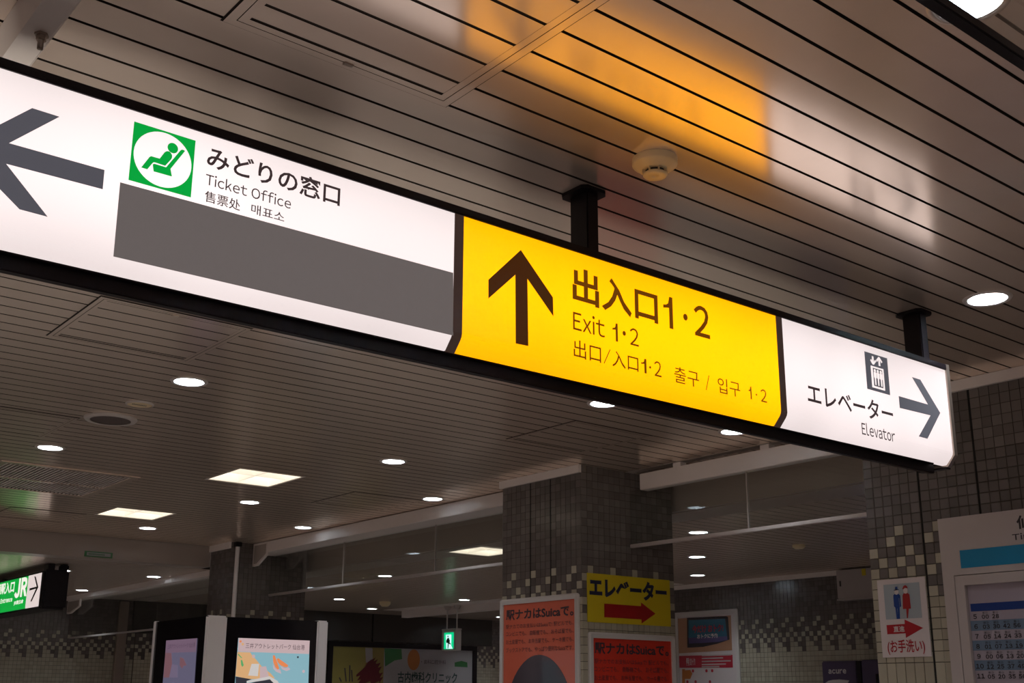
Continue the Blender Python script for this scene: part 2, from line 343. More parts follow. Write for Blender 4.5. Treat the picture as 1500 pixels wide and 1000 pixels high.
DLL_FILL = [(1.95, 11.27), (1.95, 13.3), (2.6, 12.6), (.28, 12), (2.6, 13.8), (1.1, 13.8)]  # added unseen downlights that brighten the far left wall
DLL = [(3.59, 11.27), (4.48, 11.26), (4.47, 13.3)]
low_ceiling(-2.5, 4.95, 10.27, 14.4, DLL + DLL_FILL)
# smooth border beside the bulkhead, in two pieces around the square lamp
for a, b in ((-1, 7.22), (7.68, 14.4)): tag(obj('trim_1', box(5.42, 5.718, a, b, H2 - 0.002, H2 + 0.03), 'beam'), kind='structure')
tag(obj('trim_1', box(5.42, 5.51, 7.22, 7.68, H2 - 0.002, H2 + 0.03), 'beam'), kind='structure')
tag(obj('trim_2', box(5.378, 5.40, -1, 14.4, H2, H + 0.03), 'beam'), kind='structure')
tag(obj('trim_3', box(4.95, 5.378, 10.27, 14.4, H2 + .001, H2 + 0.03), 'beam'), kind='structure')
# dropped beam across the far end of the slatted ceiling
tag(obj('trim_4', box(-2.5, 4.53, 10.07, 10.27, H2, H + 0.03), 'beam'), kind='structure')
tag(obj('trim_5', box(4.90, 4.97, 0.5, 4.97, H - 0.002, H - 0.0003), 'beam'), kind='structure')

# ------------------------------------------------------------ tiled columns and walls
P = 0.0457; ROW1 = 0.718
PH = {0: 3}
def is_light(c, z):   # c: column counted so that c%4==3 is the single-tile column of the top row
    k = round((ROW1 - z) / P); a = (c - 3) % 4
    if k < 0: return False
    if k == 0: return a == 0
    if k == 1: return a == 3
    if k == 2: return a == 1
    if k == 3: return a in (0, 2)
    if k == 4: return a in (1, 3)
    if k == 5: return a in (1, 2)
    if k == 6: return a != 0
    return True
def tile_mesh(w, h, axis):
    bm = bmesh.new(); t = 0.004
    if axis == 'X': bx(bm, -t, 0, -w / 2, w / 2, -h / 2, h / 2); ed = [e for e in bm.edges if all(v.co.x < -t / 2 for v in e.verts)]
    else: bx(bm, -w / 2, w / 2, -t, 0, -h / 2, h / 2); ed = [e for e in bm.edges if all(v.co.y < -t / 2 for v in e.verts)]
    bmesh.ops.bevel(bm, geom=ed, offset=0.0012, segments=1, affect='EDGES')
    return bm
TM = {}
def one_tile(axis, light, tall):
    k = (axis, light, tall)
    if k not in TM:
        bm = tile_mesh(P - .0028, (2 * P if tall else P) - .0028, axis); me = bpy.data.meshes.new('tile'); bm.to_mesh(me); bm.free()
        me.materials.append(M['tile_light' if light else 'tile_dark']); TM[k] = me
    return TM[k]
def tiles(parent, axis, c, u0, u1, z0, z1, single=None, phase=0, skip=None):
    # u runs left to right as seen (X for a Y-face, -Y for an X-face); c is the wall plane the tiles stand on
    n = max(1, int(round((u1 - u0) / P))); pu = (u1 - u0) / n
    joined = {True: bmesh.new(), False: bmesh.new()}; org = wpos(parent)
    for i in range(n):
        u = u0 + (i + .5) * pu; k = math.ceil((z1 - ROW1 - P / 2) / P); 
        z = ROW1 + k * P
        while z > z0:
            tall = z < 0.14
            if tall and not (0 < 1):
                pass
            h = 2 * P if tall else P
            zc = z - P / 2 if tall else z
            if zc - h / 2 >= z0 - P and zc + h / 2 <= z1 + .02:
                L = is_light(i + phase, z)
                if single and single(u, zc):
                    o = bpy.data.objects.new('tile', one_tile(axis, L, tall)); COL.objects.link(o); o.parent = parent
                    p = Vector((c, -u, zc + CZ)) if axis == 'X' else Vector((u, c, zc + CZ))
                    o.location = p - org
                elif not (skip and skip(u, zc)):
                    b = joined[L]; a0, a1, h0, h1 = u - pu / 2 + .0014, u + pu / 2 - .0014, zc - h / 2 + .0014, zc + h / 2 - .0014
                    if axis == 'X': prism(b, rect(a0, a1, h0, h1), 'X', c - .004, c) if False else bx(b, c - .004, c, -a1, -a0, h0, h1)
                    else: bx(b, a0, a1, c - .004, c, h0, h1)
            z -= h
    for L, b in joined.items():
        if b.verts: tag(obj('tiles', b, 'tile_light' if L else 'tile_dark', parent), kind='stuff')
        else: b.free()
# right column (long tiled pier carrying the toilet sign and the timetable)
PX = 4.53
g1, g2 = 2.763, 2.489
cr = obj('wall_right', box(PX + .004, 5.3, 0.9, 3.04, -1.6, H - .001), 'grout'); tag(cr, kind='structure')
near = lambda u, z: z > 0.1 and z < 1.10 and u < -2.22
def near1(u, z): return 0.08 < z < 1.12
tiles(cr, 'X', PX + .004, -3.04, -g1 - .004, -0.35, 1.29, near1)
tiles(cr, 'X', PX + .004, -g1 + .004, -g2 - .004, -0.35, 1.29, lambda u, z: z > 0.08 and z < 1.12 and (u < -2.68 or z > 0.62), phase=2)
tiles(cr, 'X', PX + .004, -g2 + .004, -2.215, -0.35, 1.29, lambda u, z: 0.72 < z < 1.0)
tiles(cr, 'X', PX + .004, -2.207, -1.20, -0.35, 1.29)
for y in (g1, g2, 2.211): obj('joint', box(PX + .001, PX + .0045, y - .0038, y + .0038, -1.6, H - .002), 'groove', cr)
tag(obj('trim_6', box(PX - .018, PX + .003, 0.9, 3.045, 1.285, H - .001), 'trim'), kind='structure')
# middle column
def column(name, y0, y1, panels, panx):
    c = obj(name, box(PX + .004, 5.306, y0 + .004, y1, -1.6, H - .001), 'grout'); tag(c, kind='structure')
    for a, b, ph in panels: tiles(c, 'X', PX + .004, -b, -a, -0.35, 1.29, phase=ph)
    for a, b in panx: tiles(c, 'Y', y0 + .004, a, b, -0.35, 1.325, phase=2)
    return c
c2 = column('wall_middle', 4.97, 5.715, [(5.440, 5.713, 1), (5.250, 5.432, 3), (4.972, 5.242, 3)], [(4.532, 5.304)])
for y in (5.436, 5.246): obj('joint', box(PX, PX + .004, y - .0038, y + .0038, -1.6, H - .002), 'groove', c2)
tag(obj('trim_7', box(PX - .018, PX + .003, 4.968, 5.73, 1.285, H - .001), 'trim'), kind='structure')
c3 = column('wall_left', 9.65, 10.07, [(9.655, 10.068, 1)], [(4.532, 5.304)])
tag(obj('trim_8', box(PX - .018, PX + .003, 9.65, 10.069, 1.275, H - .001), 'trim'), kind='structure')
pipe = thing('drain_pipe', 'pale vertical conduit pipe on the dark tiled face of the farthest column', 'pipe', (4.585, 9.62, -1.6))
bm = bmesh.new(); lathe(bm, [(.019, -1.6), (.019, 1.29)], 4.585, 9.628, 14); obj('tube', bm, 'whitepost', pipe, True)
obj('cap', bevel(box(4.555, 4.615, 9.60, 9.652, 1.29, H - .001), .004), 'black', pipe)

# far end wall and far right wall
we = obj('wall_far', box(-3, 14, 14.404, 14.6, -1.6, H + .03), 'grout'); tag(we, kind='structure')
tiles(we, 'Y', 14.404, 3.2, 5.55, 0.1, H2, phase=1)
tiles(we, 'Y', 14.404, 5.56, 8.35, 0.1, 0.75, phase=1)
tiles(we, 'Y', 14.404, 8.35, 12.3, 0.1, H2, phase=0)
wr = obj('wall_back', box(9.104, 9.3, -1, 8.6, -1.6, H + .03), 'grout'); tag(wr, kind='structure')
tiles(wr, 'X', 9.104, -8.6, -5.0, -0.1, H2 - 0.02, phase=2)
tag(obj('trim_9', box(9.07, 9.104, 6.42, 8.62, 1.095, H2 - .001), 'trim'), kind='structure')
tag(obj('trim_10', box(9.0, 9.104, 8.62, 13.6, 1.045, H2 - .001), 'trim'), kind='structure')
tag(obj('trim_11', box(8.7, 9.0, 8.3, 13.6, H2 - .004, H2 - .001), 'trim'), kind='structure')
for a, b in ((5.5, 9.0), (9.03, 11.2)): tag(obj('trim_12', box(a, b, 14.37, 14.40, .745, H2 - .001), 'dark'), kind='structure')
bm = box(5.30, 5.42, 14.33, 14.40, -1.6, 1.12); po = obj('pillar', bevel(bm, .01), 'steel'); tag(po, 'brown metal post standing against the far tiled wall behind the hanging glass', 'post')

# ------------------------------------------------------------ hanging smoke glass
def smoke_screen(label, y0, y1, rail, seams, zs=0.875):
    t = thing('glass_smoke_screen', label, 'glass screen', ((4.93), (y0 + y1) / 2, zs), 'glass smoke barriers between the columns')
    obj('rail', bevel(box(*rail), .004), 'trim', t)
    ys = [y0] + seams + [y1]
    for a, b in zip(ys, ys[1:]): obj('pane', box(4.926, 4.934, a + .003, b - .003, zs + .012, rail[4] + .01), 'glass', t)
    for s in seams: obj('seam', box(4.924, 4.936, s - .003, s + .003, zs + .012, rail[4]), 'strip', t)
    obj('bottom_strip', bevel(box(4.918, 4.942, y0, y1, zs - .008, zs + .014), .003), 'strip', t)
    return t
s1 = smoke_screen('hanging glass pane between the timetable pier and the middle tiled column', 3.05, 4.962, (4.90, 4.97, 3.05, 4.85, 1.205, 1.303), [4.05])
for y in (3.9, 4.55): obj('hanger', box(4.91, 4.96, y - .03, y + .03, 1.303, H - .003), 'trim', s1)
s2 = smoke_screen('long hanging glass between the middle tiled column and the farthest column', 5.72, 9.64, (4.75, 4.97, 5.72, 9.64, 1.235, H - .004), [7.02, 8.34])
def bracket(t, x, ya, yb, zt, zb):
    bm = bmesh.new(); prism(bm, [(-yb, zt), (-yb, zb), (-yb + .32 * (yb - ya), zb), (-ya, zb + .45 * (zt - zb)), (-ya, zt)], 'X', x, x + .02); obj('bracket', bm, 'trim', t)
    bm = bmesh.new(); prism(bm, [(-yb + .03, zt - .02), (-yb + .03, zb + .02), (-yb + .32 * (yb - ya) - .01, zb + .02), (-ya - .03, zb + .48 * (zt - zb)), (-ya - .03, zt - .02)], 'X', x - .004, x); obj('bracket_face', bm, 'beam', t)
bracket(s2, 4.745, 9.36, 9.64, H - .005, 1.125)
s3 = thing('glass_smoke_screen', 'hanging glass barrier before the far left patterned tile wall', 'glass screen', (4.72, 12.3, .65), 'glass smoke barriers between the columns')
obj('rail', box(4.63, 4.76, 10.28, 14.30, 1.085, H2 - .001), 'trim', s3)
for a, b in ((10.28, 11.7), (11.71, 13.0), (13.01, 14.3)): obj('pane', box(4.716, 4.724, a, b, .66, 1.10), 'glass', s3)
obj('bottom_strip', box(4.71, 4.73, 10.28, 14.3, .642, .66), 'strip', s3)
bracket(s3, 4.64, 13.85, 14.28, 1.09, 0.93)
s4 = thing('glass_smoke_screen', 'nearest glass barrier overhead, dark bottom strip crossing the upper right corner', 'glass screen', (1.5, .646, .83), 'glass smoke barriers between the columns')
obj('pane', box(-2.4, 4.5, .643, .649, .842, H - .02), 'glass', s4)
obj('bottom_strip', bevel(box(-2.4, 4.5, .637, .655, .828, .844), .002), 'black', s4)
obj('rail', box(-2.4, 4.5, .62, .68, H - .03, H - .001), 'trim', s4)

# ------------------------------------------------------------ lamps
def downlight(x, y, z, label):
    t = thing('downlight', label, 'ceiling light', (x, y, z), 'round recessed downlights in the ceilings')
    bm = bmesh.new(); lathe(bm, [(.066, z - .001), (.069, z - .006), (.078, z - .006), (.082, z - .0005)], x, y, 40); obj('trim_ring', bm, 'ring', t, True)
    bm = bmesh.new(); lathe(bm, [(.064, z - .004), (.063, z + .004), (.058, z + .03), (.05, z + .055), (.042, z + .068)], x, y, 32); obj('reflector', bm, 'cone', t, True)
    bm = bmesh.new(); lathe(bm, [(0, z + .058), (.035, z + .062), (.041, z + .068)], x, y, 24); obj('lamp', bm, 'lamp', t, True)
    return t
names = ['large bright downlight behind the glass in the upper right corner', 'downlight in the ceiling right of the black hanging post at the right end', 'downlight below the grey cover patch of the big sign, nearest on the lower left ceiling',
 'downlight at the left edge between the round speaker and the air grille', 'downlight half hidden under the yellow panel of the big sign, the one to the left', 'downlight half hidden under the right end of the yellow panel',
 'downlight alone in the slats left of the middle tiled column', 'downlight nearest the glass rail left of the middle column top', 'downlight just below the nearer square ceiling lamp',
 'downlight beside the glass rail above the video kiosk', 'downlight just below the farther square ceiling lamp']
for (x, y), n in zip(DL, names): downlight(x, y, H, n)
for x, y in DLL_FILL: downlight(x, y, H2, 'added unseen downlight past the left edge, beyond the dropped beam')
for x, y in DL_FILL: downlight(x, y, H, 'added unseen downlight overhead, beside or behind the viewer')
names = ['upper of the three downlights seen through glass right of the middle column', 'middle one of the three downlights right of the middle column', 'lowest of the three downlights right of the middle column, by the far wall trim',
 'downlight seen through the long glass left of the middle column', 'downlight below the long glass strip, left of the exit sign', 'downlight low over the dental billboard left of the exit sign', 'downlight just above and right of the green exit sign', 'farthest downlight at the left edge of the orange poster']
for (x, y), n in zip(DLR, names): downlight(x, y, H2, n)
names = ['downlight right next to the black end of the green hanging sign', 'downlight under the dropped beam near the farthest column', 'downlight above the bracket of the far left glass barrier']
for (x, y), n in zip(DLL, names): downlight(x, y, H2, n)
def square_light(x0, x1, y0, y1, z, label):
    t = thing('square_light', label, 'ceiling light', ((x0 + x1) / 2, (y0 + y1) / 2, z), 'square ceiling lamps with cross fins')
    bm = bmesh.new()
    for a in ((x0 - .012, x0, y0 - .012, y1 + .012), (x1, x1 + .012, y0 - .012, y1 + .012), (x0, x1, y0 - .012, y0), (x0, x1, y1, y1 + .012)): bx(bm, *a, z - .004, z - .0005)
    obj('frame', bm, 'ring', t)
    obj('diffuser', box(x0, x1, y0, y1, z + .07, z + .075), 'sqlamp', t)
    bm = bmesh.new(); mx, my = (x0 + x1) / 2, (y0 + y1) / 2
    prism(bm, [(mx - .02, z + .07), (mx + .02, z + .07), (mx + .004, z + .01), (mx - .004, z + .01)], 'Y', y0, y1); obj('fin', bm, 'sqfin', t)
    bm = bmesh.new(); prism(bm, [(-my - .02, z + .07), (-my + .02, z + .07), (-my + .004, z + .012), (-my - .004, z + .012)], 'X', x0, x1); obj('fin', bm, 'sqfin', t)
    bm = bmesh.new()
    for a in ((x0, x0 + .003, y0, y1), (x1 - .003, x1, y0, y1), (x0 + .003, x1 - .003, y0, y0 + .003), (x0 + .003, x1 - .003, y1 - .003, y1)): bx(bm, *a, z, z + .07)
    obj('reflector', bm, 'sqfin', t)
square_light(*SQ[0], H, 'nearer bright square lamp of the pair in the left ceiling')
square_light(*SQ[1], H, 'farther bright square lamp at the left, beyond its twin')
square_light(*SQR, H2, 'square lamp seen through glass at the left edge of the middle column')

# ------------------------------------------------------------ ceiling fittings
def panel(x0, x1, y0, y1, label, ft=.022, clip=None):
    t = thing('access_panel', label, 'ceiling hatch', ((x0 + x1) / 2, (y0 + y1) / 2, H), 'access hatches in the slatted ceiling')
    def ring(a, b, zz0, zz1, nm, m):
        bm = bmesh.new()
        for q in ((x0 + a, x0 + b, y0 + a, y1 - a), (x1 - b, x1 - a, y0 + a, y1 - a), (x0 + b, x1 - b, y0 + a, y0 + b), (x0 + b, x1 - b, y1 - b, y1 - a)): bx(bm, *q, zz0, zz1)
        shade_edges(obj(nm, bm, m, t), .5)
    ring(0, ft, H - .0035, H - .0013, 'outer_frame', 'slat'); ring(ft + .002, 2 * ft, H - .0035, H - .0013, 'inner_frame', 'slat')
    obj('backing', box(x0 - .004, x1 + .004, y0 - .004, y1 + .004, H - .0012, H - .0004), 'gap', t)
    ys = [y0 + 2 * ft] + [j for j in js if y0 + 2 * ft + .02 < j < y1 - 2 * ft - .02] + [y1 - 2 * ft]
    for i, (a, b) in enumerate(zip(ys, ys[1:])): shade_edges(obj('board', box(x0 + 2 * ft, x1 - 2 * ft, a + .0045, b - (.0045 if i < len(ys) - 2 else .009), H - .003, H - .0013), 'slat', t))
    if clip: obj('latch', bevel(box(clip[0] - .012, clip[0] + .012, clip[1] - .006, clip[1] + .006, H - .0065, H - .0035), .001), 'steel', t)
panel(.835, 1.395, 1.40, 1.985, 'large ceiling hatch above the left part of the sign, near the top of the photo', .02, (1.12, 1.965))
panel(1.247, 1.818, 3.82, 4.402, 'ceiling hatch just under the black lower edge of the sign at the left', .016, (1.53, 3.85))
panel(1.245, 1.815, 5.70, 6.28, 'ceiling hatch at the left edge beside the round speaker', .014)
panel(3.75, 4.295, 4.145, 4.70, 'faint ceiling hatch above the middle tiled column', .012)
panel(3.995, 4.57, 6.645, 7.25, 'ceiling hatch above the long glass rail, right of the square lamps', .012)
panel(2.40, 2.95, 8.86, 9.43, 'farthest ceiling hatch, behind the air grille at the left edge', .012)

sp = thing('ceiling_speaker', 'round dark mesh ceiling speaker on the lower left ceiling', 'speaker', (1.94, 5.61, H))
bm = bmesh.new(); lathe(bm, [(.098, H - .012), (.122, H - .012), (.128, H - .004), (.128, H - .0005)], 1.94, 5.61, 48); obj('rim', bm, 'ring', sp, True)
bm = bmesh.new(); lathe(bm, [(0, H - .009), (.06, H - .0095), (.1, H - .008)], 1.94, 5.61, 48); obj('grille', bm, 'mesh', sp, True)
dt = thing('flush_detector', 'small round flush ceiling disc right of the speaker', 'detector', (1.938, 5.225, H))
bm = bmesh.new(); lathe(bm, [(.058, H - .008), (.064, H - .006), (.066, H - .0005)], 1.938, 5.225, 40); obj('rim', bm, 'ring', dt, True)
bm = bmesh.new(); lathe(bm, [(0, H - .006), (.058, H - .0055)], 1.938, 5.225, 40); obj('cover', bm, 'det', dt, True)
for i in range(9): obj('slot', box(1.902 + i * .008, 1.9055 + i * .008, 5.218, 5.23, H - .0075, H - .006), 'dark', dt)

# smoke detector beside the yellow glow
sx, sy = 1.972, 1.868
sd = thing('smoke_detector', 'cream smoke detector on the yellow lit ceiling above the sign', 'smoke detector', (sx, sy, H))
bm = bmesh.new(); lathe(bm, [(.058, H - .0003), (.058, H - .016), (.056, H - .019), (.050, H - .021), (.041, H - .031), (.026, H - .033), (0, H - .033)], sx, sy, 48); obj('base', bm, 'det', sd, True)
bm = bmesh.new(); lathe(bm, [(.0245, H - .033), (.0245, H - .041), (0, H - .041)], sx, sy, 36); obj('chamber', bm, 'dark', sd, True)
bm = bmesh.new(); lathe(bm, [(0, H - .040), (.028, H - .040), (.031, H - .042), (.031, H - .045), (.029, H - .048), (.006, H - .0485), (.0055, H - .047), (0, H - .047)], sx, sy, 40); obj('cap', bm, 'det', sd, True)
for i in range(8):
    a = i * math.pi / 4 + .3; x, y = sx + .03 * math.cos(a), sy + .03 * math.sin(a)
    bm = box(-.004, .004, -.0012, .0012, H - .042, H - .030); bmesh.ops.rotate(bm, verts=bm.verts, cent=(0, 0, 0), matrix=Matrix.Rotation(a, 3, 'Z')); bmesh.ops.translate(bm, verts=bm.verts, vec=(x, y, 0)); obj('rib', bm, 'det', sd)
s5 = thing('smoke_detector', 'tiny smoke detector on the hall ceiling left of the white wall box', 'smoke detector', (7.317, 5.532, H2))
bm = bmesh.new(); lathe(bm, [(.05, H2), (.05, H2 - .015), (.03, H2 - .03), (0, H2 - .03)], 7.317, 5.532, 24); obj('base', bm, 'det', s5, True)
s6 = thing('smoke_detector', 'small dim smoke detector on the dark ceiling over the dental billboard', 'smoke detector', (7.949, 12.395, H2))
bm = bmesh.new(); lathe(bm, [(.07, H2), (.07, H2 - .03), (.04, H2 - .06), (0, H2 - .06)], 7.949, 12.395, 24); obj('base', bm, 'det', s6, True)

# air grille
gx0, gx1, gy0, gy1 = GR
ag = thing('air_grille', 'square louvred air grille in the ceiling at the left edge', 'air vent', ((gx0 + gx1) / 2, (gy0 + gy1) / 2, H))
bm = bmesh.new()
for q in ((gx0 - .03, gx0 + .012, gy0 - .03, gy1 + .03), (gx1 - .012, gx1 + .03, gy0 - .03, gy1 + .03), (gx0 + .012, gx1 - .012, gy0 - .03, gy0 + .012), (gx0 + .012, gx1 - .012, gy1 - .012, gy1 + .03)): bx(bm, *q, H - .006, H - .0005)
obj('frame', bm, 'slat', ag)
obj('crossbar', box(gx0 + .012, gx1 - .012, 7.64, 7.665, H - .003, H + .01), 'slat', ag)
obj('duct', box(gx0 + .001, gx1 - .001, gy0 + .001, gy1 - .001, H + .06, H + .07), 'gap', ag)
n = 30
for i in range(n):
    x = gx0 + .018 + (gx1 - gx0 - .036) * i / (n - 1)
    for a, b in ((gy0 + .012, 7.64), (7.665, gy1 - .012)):
        bm = bmesh.new(); prism(bm, [(x, H - .001), (x + .011, H - .001), (x + .016, H + .03), (x + .013, H + .03)], 'Y', a, b); obj('louvre', bm, 'trim', ag)

# ceiling channel with bolt, upper left
ch = thing('ceiling_channel', 'grey steel channel with a hanging bolt in the upper left corner', 'bracket', (.53, 2.2, H))
bm = bmesh.new(); prism(bm, [(.488, H - .001), (.502, H - .062), (.556, H - .062), (.562, H - .056), (.562, H - .001)], 'Y', .8, 3.4); obj('channel', bm, 'trim', ch)
bm = bmesh.new(); lathe(bm, [(.006, H - .062), (.006, H - .095), (0, H - .096)], .538, 2.17, 14); obj('bolt', bm, 'steel', ch, True)
bm = bmesh.new(); lathe(bm, [(.014, H - .062), (.014, H - .066), (.010, H - .066), (.010, H - .076), (.006, H - .076)], .538, 2.17, 6); obj('nut', bm, 'steel', ch)

# ------------------------------------------------------------ the main hanging sign
YF, YB = 2.04, 2.172; ZT, ZC, ZB = 1.100, 0.797, 0.770
XE = 3.579
SG = ('Y', YF)
sign = thing('hanging_sign', 'long backlit white and yellow direction sign hanging across the photo', 'sign', (2.0, 2.14, ZB))
# lit faces: upright, then bent back along the lower edge
def face(x0, x1, m):
    bm = bmesh.new(); pr = [(YF, ZT), (YF, ZC + .012), (YF + .0015, ZC + .004), (YF + .006, ZC - .004), (YF + .028, ZB - .002), (YF + .045, ZB - .002), (YF + .045, ZT)]
    a = [bm.verts.new((x0, y, z)) for y, z in pr]; b = [bm.verts.new((x1, y, z)) for y, z in pr]
    for i in range(len(pr) - 1): bm.faces.new((a[i], b[i], b[i + 1], a[i + 1]))
    bm.faces.new(a); bm.faces.new(b[::-1]); bmesh.ops.recalc_face_normals(bm, faces=bm.faces)
    return obj('lit_panel', bm, m, sign)
DA0, DA1, DB0, DB1 = 1.467, 1.493, 2.653, 2.680
f1 = face(-0.35, DA0, 'white_lit'); f1['label'] = 'white lit panel with left arrow and ticket office wording'
f2 = face(DA1, DB0, 'yellow_lit'); f2['label'] = 'yellow lit panel with up arrow and exit wording'
f3 = face(DB1, XE - .004, 'white_lit2'); f3['label'] = 'white lit panel with elevator wording and right arrow'
for a, b in ((DA0, DA1), (DB0, DB1)):
    bm = bmesh.new(); pr = [(YF - .002, ZT), (YF - .002, ZC + .010), (YF, ZC + .002), (YF + .005, ZC - .006), (YF + .027, ZB - .004), (YF + .045, ZB - .004), (YF + .045, ZT)]
    aa = [bm.verts.new((a, y, z)) for y, z in pr]; bb = [bm.verts.new((b, y, z)) for y, z in pr]
    for i in range(len(pr) - 1): bm.faces.new((aa[i], bb[i], bb[i + 1], aa[i + 1]))
    bm.faces.new(aa); bm.faces.new(bb[::-1]); bmesh.ops.recalc_face_normals(bm, faces=bm.faces); obj('divider', bm, 'brownblack', sign)
obj('top_rail', bevel(box(-0.36, XE - .002, YF - .006, YB + .006, ZT, ZT + .020), .002), 'black', sign)
obj('housing', box(-0.355, XE - .006, YF + .046, YB - .012, ZB + .002, ZT - .001), 'black', sign)
obj('back_panel', box(-0.35, XE - .01, YB - .011, YB - .004, ZC, ZT - .005), 'back_lit', sign)
obj('bottom_cover', box(-0.36, 3.50, YF + .030, YB, ZB - .006, ZB - .003), 'black', sign)
obj('bottom_rail', bevel(box(-0.36, 3.52, 2.082, 2.102, .735, ZB - .006), .002), 'black', sign)
# end trim following the bent profile
bm = bmesh.new(); prism(bm, [(YF - .005, ZT + .021), (YF - .005, ZC + .002), (YF + .024, ZB - .008), (YB + .004, ZB - .008), (YB + .004, ZT + .021)], 'Y', 0, 1); bm.clear()
pr = [(YF - .005, ZT + .021), (YF - .005, ZC + .002), (YF + .024, ZB - .008), (YB + .004, ZB - .008), (YB + .004, ZT + .021)]
a = [bm.verts.new((XE - .003, y, z)) for y, z in pr]; b = [bm.verts.new((XE + .016, y, z)) for y, z in pr]
bm.faces.new(a); bm.faces.new(b[::-1])
for i in range(5): bm.faces.new((a[i], a[(i + 1) % 5], b[(i + 1) % 5], b[i]))
bmesh.ops.recalc_face_normals(bm, faces=bm.faces); obj('end_trim', bm, 'steel', sign)
obj('end_shoe', box(XE - .012, XE + .016, YF + .026, YB, ZB - .014, ZB - .009), 'black', sign)
# hanging posts
def post(x):
    p = obj('post', bevel(box(x - .021, x + .021, 2.102, 2.172, ZT + .02, H - .008), .003), 'black', sign)
    bm = bmesh.new(); a, b, c = .046, .052, .014; yc = 2.138
    prism(bm, [(x - a + c, yc - b), (x + a - c, yc - b), (x + a, yc - b + c), (x + a, yc + b - c), (x + a - c, yc + b), (x - a + c, yc + b), (x - a, yc + b - c), (x - a, yc - b + c)], 'Z', H - .010, H - .0006)
    obj('mounting_plate', bm, 'black', p)
    bm = bmesh.new(); bx(bm, x - .026, x + .026, 2.098, 2.176, ZT + .0205, ZT + .026); obj('foot_plate', bm, 'black', p)
post(1.972); post(3.602 - .03)

# arrows
flat('arrow', [(0.505, 1.0403), (0.5545, 1.0397), (0.4733, 0.9592), (0.647, 0.9596), (0.6474, 0.9203), (0.4728, 0.9186), (0.5545, 0.8384), (0.5053, 0.8393)] + [[(0.3912, 0.9273)][0]] if True else [], SG, 'film_dark', sign)
flat('arrow', [(1.6678, 1.0584), (1.5686, 0.9574), (1.5692, 0.91), (1.6513, 0.9901), (1.6531, 0.8153), (1.692, 0.8166), (1.689, 0.989), (1.7727, 0.9099), (1.7715, 0.9585)], SG, 'film_brown', sign)
flat('arrow', [(3.362, 1.0367), (3.4107, 1.0363), (3.5159, 0.9374), (3.4213, 0.8339), (3.3709, 0.8348), (3.4544, 0.9192), (3.273, 0.9161), (3.2726, 0.956), (3.445, 0.9551)], SG, 'film_dark', sign)
flat('cover_patch', [(0.6788, 0.9437), (0.6802, 0.7929), (1.4685, 0.7975), (1.4648, 0.9495)], SG, 'film_grey', sign)['label'] = 'plain grey patch covering former wording'
# ticket office pictogram
SQ4 = [(0.6933, 1.0771), (0.8198, 1.0774), (0.8209, 0.9537), (0.6947, 0.9532)]
u0 = min(p[0] for p in SQ4); u1 = max(p[0] for p in SQ4); v0 = (SQ4[2][1] + SQ4[3][1]) / 2; v1 = (SQ4[0][1] + SQ4[1][1]) / 2
u0 = (SQ4[0][0] + SQ4[3][0]) / 2; u1 = (SQ4[1][0] + SQ4[2][0]) / 2
pg = flat('pictogram', rect(u0, u1, v0, v1), SG, 'green_lit', sign); pg['label'] = 'green square with a reclining seated figure in a white disc'
flat('disc', circ((u0 + u1) / 2, (v0 + v1) / 2, (u1 - u0) * .465, (v1 - v0) * .465, 48), SG, 'white_lit', pg, .0018)
flat('head', circ(*(0.7745, 1.0456), .0108, n=24), SG, 'green_lit', pg, .0026)
flat('figure', [(0.7325, 1.0148), (0.7501, 1.015), (0.7585, 1.0311), (0.7615, 1.0343), (0.765, 1.036), (0.7687, 1.0359), (0.772, 1.0334), (0.7743, 1.0298), (0.7747, 1.0256), (0.7733, 1.0209), (0.7624, 1.0036), (0.7424, 1.0044), (0.7392, 1.004), (0.7369, 1.0014), (0.7277, 0.9853), (0.7156, 0.9857), (0.7295, 1.0118)], SG, 'green_lit', pg, .0026)
flat('seat', [(0.79, 1.045), (0.7917, 1.0473), (0.7944, 1.0485), (0.7976, 1.0484), (0.7997, 1.0471), (0.7736, 1.0003), (0.7776, 0.9853), (0.7405, 0.9849), (0.7375, 0.9991), (0.7409, 1.0011), (0.7644, 1.0008)], SG, 'green_lit', pg, .0026)
T = lambda s, bb, m='film_text', b=0.0, **k: text(s, SG, bb, m, sign, b, **k)
T('みどりの窓口', (0.8476, 1.1571, 1.0293, 1.0775), b=.018)
ltext('Ticket Office', SG, (0.8483, 1.0402, 0.9903, 1.0154), 'film_text', sign, .004, gap=.10)
T('售票处', (0.8491, 0.9264, 0.9536, 0.9777), b=.006)
T('매표소', (0.9508, 1.0266, 0.9556, 0.9778), b=.004)
Y = lambda s, bb, b=0.0, **k: T(s, bb, 'film_brown2', b, **k)
Y('出入口', (1.8382, 2.1468, 0.9638, 1.059), .024)
one(SG, (2.1685, 2.2048, 0.9651, 1.0558), 'film_brown2', sign)
flat('dot', circ(*(2.2552, 1.0106), .0085, .0095, 20), SG, 'film_brown2', sign)
ltext('2', SG, (2.2905, 2.3545, 0.9664, 1.0578), 'film_brown2', sign, .012)
ltext('Exit', SG, (1.8387, 1.9483, 0.8888, 0.9397), 'film_brown2', sign, .002)
one(SG, (1.9756, 1.994, 0.8874, 0.9363), 'film_brown2', sign)
flat('dot', circ(*(2.0176, 0.9152), .0058, .0064, 16), SG, 'film_brown2', sign)
ltext('2', SG, (2.0387, 2.0709, 0.8888, 0.9363), 'film_brown2', sign, 0)
Y('出口', (1.8399, 1.9336, 0.8174, 0.8643), .004)
flat('slash', stroke((1.9436, 0.8201), (1.9655, 0.8607), .0022), SG, 'film_brown2', sign)
Y('入口', (1.9726, 2.0673, 0.8182, 0.8612), .004)
one(SG, (2.0778, 2.0966, 0.8203, 0.8596), 'film_brown2', sign)
